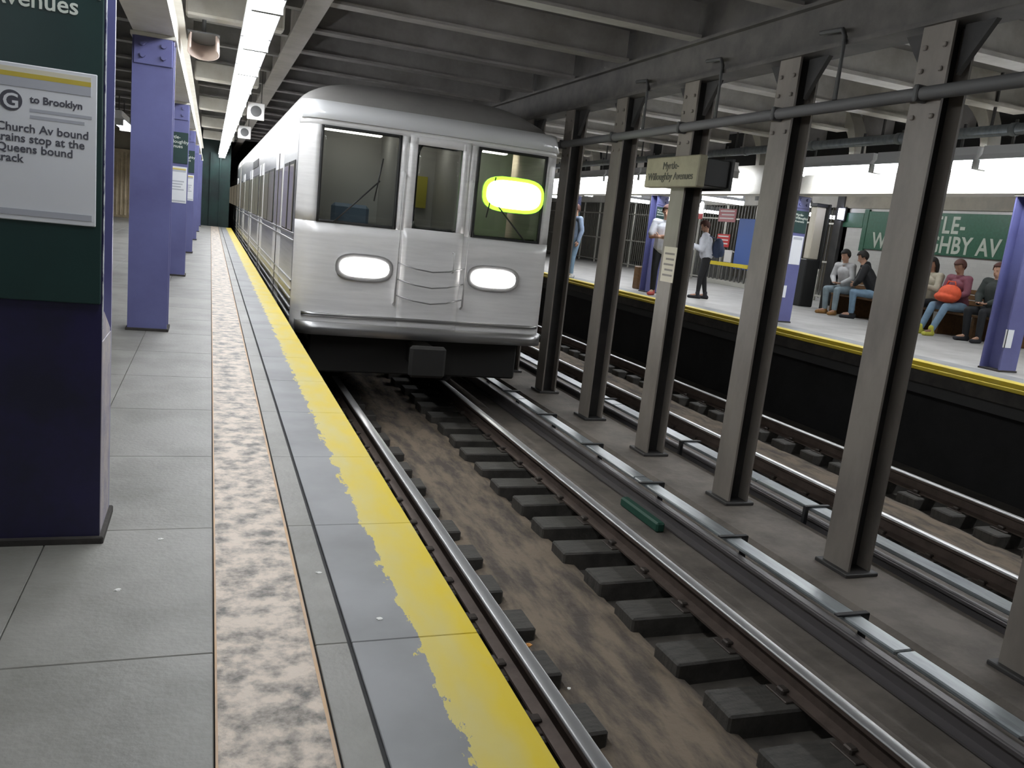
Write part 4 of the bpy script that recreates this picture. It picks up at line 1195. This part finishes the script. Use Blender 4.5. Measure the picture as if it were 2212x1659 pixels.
person('seated person in black hoodie and blue jeans bending over', (12.80, 13.12, 0), PI * .28, 'sit', sit(.36, 'knees', -.45, spread=.18), dict(skin='skin_a', hair='hair_dark', top='black_cloth', legs='jeans', shoe='shoe_dark', bulk=.04, hood=True), group=GP)
person('seated dark-haired person in pale patterned top and dark trousers', (12.72, 11.72, 0), PI * .52, 'sit', sit(.10, 'phone', -.35), dict(skin='skin_b', hair='hair_dark', top='pale_top', legs='dark_trousers', shoe='shoe_dark'), hair='long', group=GP)
person('seated person in maroon top and jeans with yellow sneakers', (12.72, 11.08, 0), PI * .50, 'sit', sit(.12, 'lap', -.45, fwd=.25), dict(skin='skin_b', hair='hair_brown', top='plaid', legs='jeans', shoe='shoe_yellow'), group=GP)
person('seated person in dark green jacket farthest right on the bench', (12.75, 10.38, 0), PI * .52, 'sit', sit(.06, 'lap', -.1), dict(skin='skin_a', hair='hair_brown', top='green_jacket', legs='dark_trousers', shoe='shoe_dark', bulk=.045), group=GP)
# backpack and bags
q = MB(); ellipsoid(q, (0, 0, .20), (.15, .12, .22)); ellipsoid(q, (0, .09, .13), (.11, .06, .12))
bp_ = thing('backpack', 'navy backpack worn by the person in the white jacket', 'backpack', (10.26, 15.22, 1.02 * .95 - .05), PI * 1.30)
m = remeshed(q, 'pack', .012, 3); m.materials.clear(); m.materials.append(MATS['navy_cloth']); link('pack', m, bp_, Matrix.Identity(4))
for sx in (-.09, .09):
    link('strap', MB().tube([(sx, -.05, .38), (sx, -.22, .45), (sx, -.30, .30), (sx, -.2, .10), (sx, -.06, .03)], .014, 6).mesh('strap', 'navy_cloth'), bp_, Matrix.Identity(4))
ob = thing('orange_bag', 'bright orange bag on the lap of the person in maroon', 'bag', (12.38, 11.02, .60))
q = MB(); ellipsoid(q, (0, 0, .16), (.15, .22, .17)); ellipsoid(q, (-.02, .03, .10), (.17, .24, .10))
m = remeshed(q, 'pouch', .012, 3); m.materials.clear(); m.materials.append(MATS['orange_bag']); link('pouch', m, ob, Matrix.Identity(4))
link('handle', MB().tube([(0, -.10, .30), (0, -.07, .38), (0, .07, .38), (0, .10, .30)], .012, 6).mesh('handle', 'orange_bag'), ob, Matrix.Identity(4))
db = thing('dark_bag', 'dark bag standing on the bench between the seated groups', 'bag', (12.95, 12.55, .447))
q = MB(); ellipsoid(q, (0, 0, .26), (.17, .20, .26)); ellipsoid(q, (0, 0, .10), (.18, .21, .12))
m = remeshed(q, 'pouch', .014, 3); m.materials.clear(); m.materials.append(MATS['navy_cloth']); link('pouch', m, db, Matrix.Identity(4))
link('handle', MB().tube([(0, -.08, .48), (0, -.05, .58), (0, .05, .58), (0, .08, .48)], .012, 6).mesh('handle', 'navy_cloth'), db, Matrix.Identity(4))
db['label'] = 'dark bag on the bench behind the person in black'
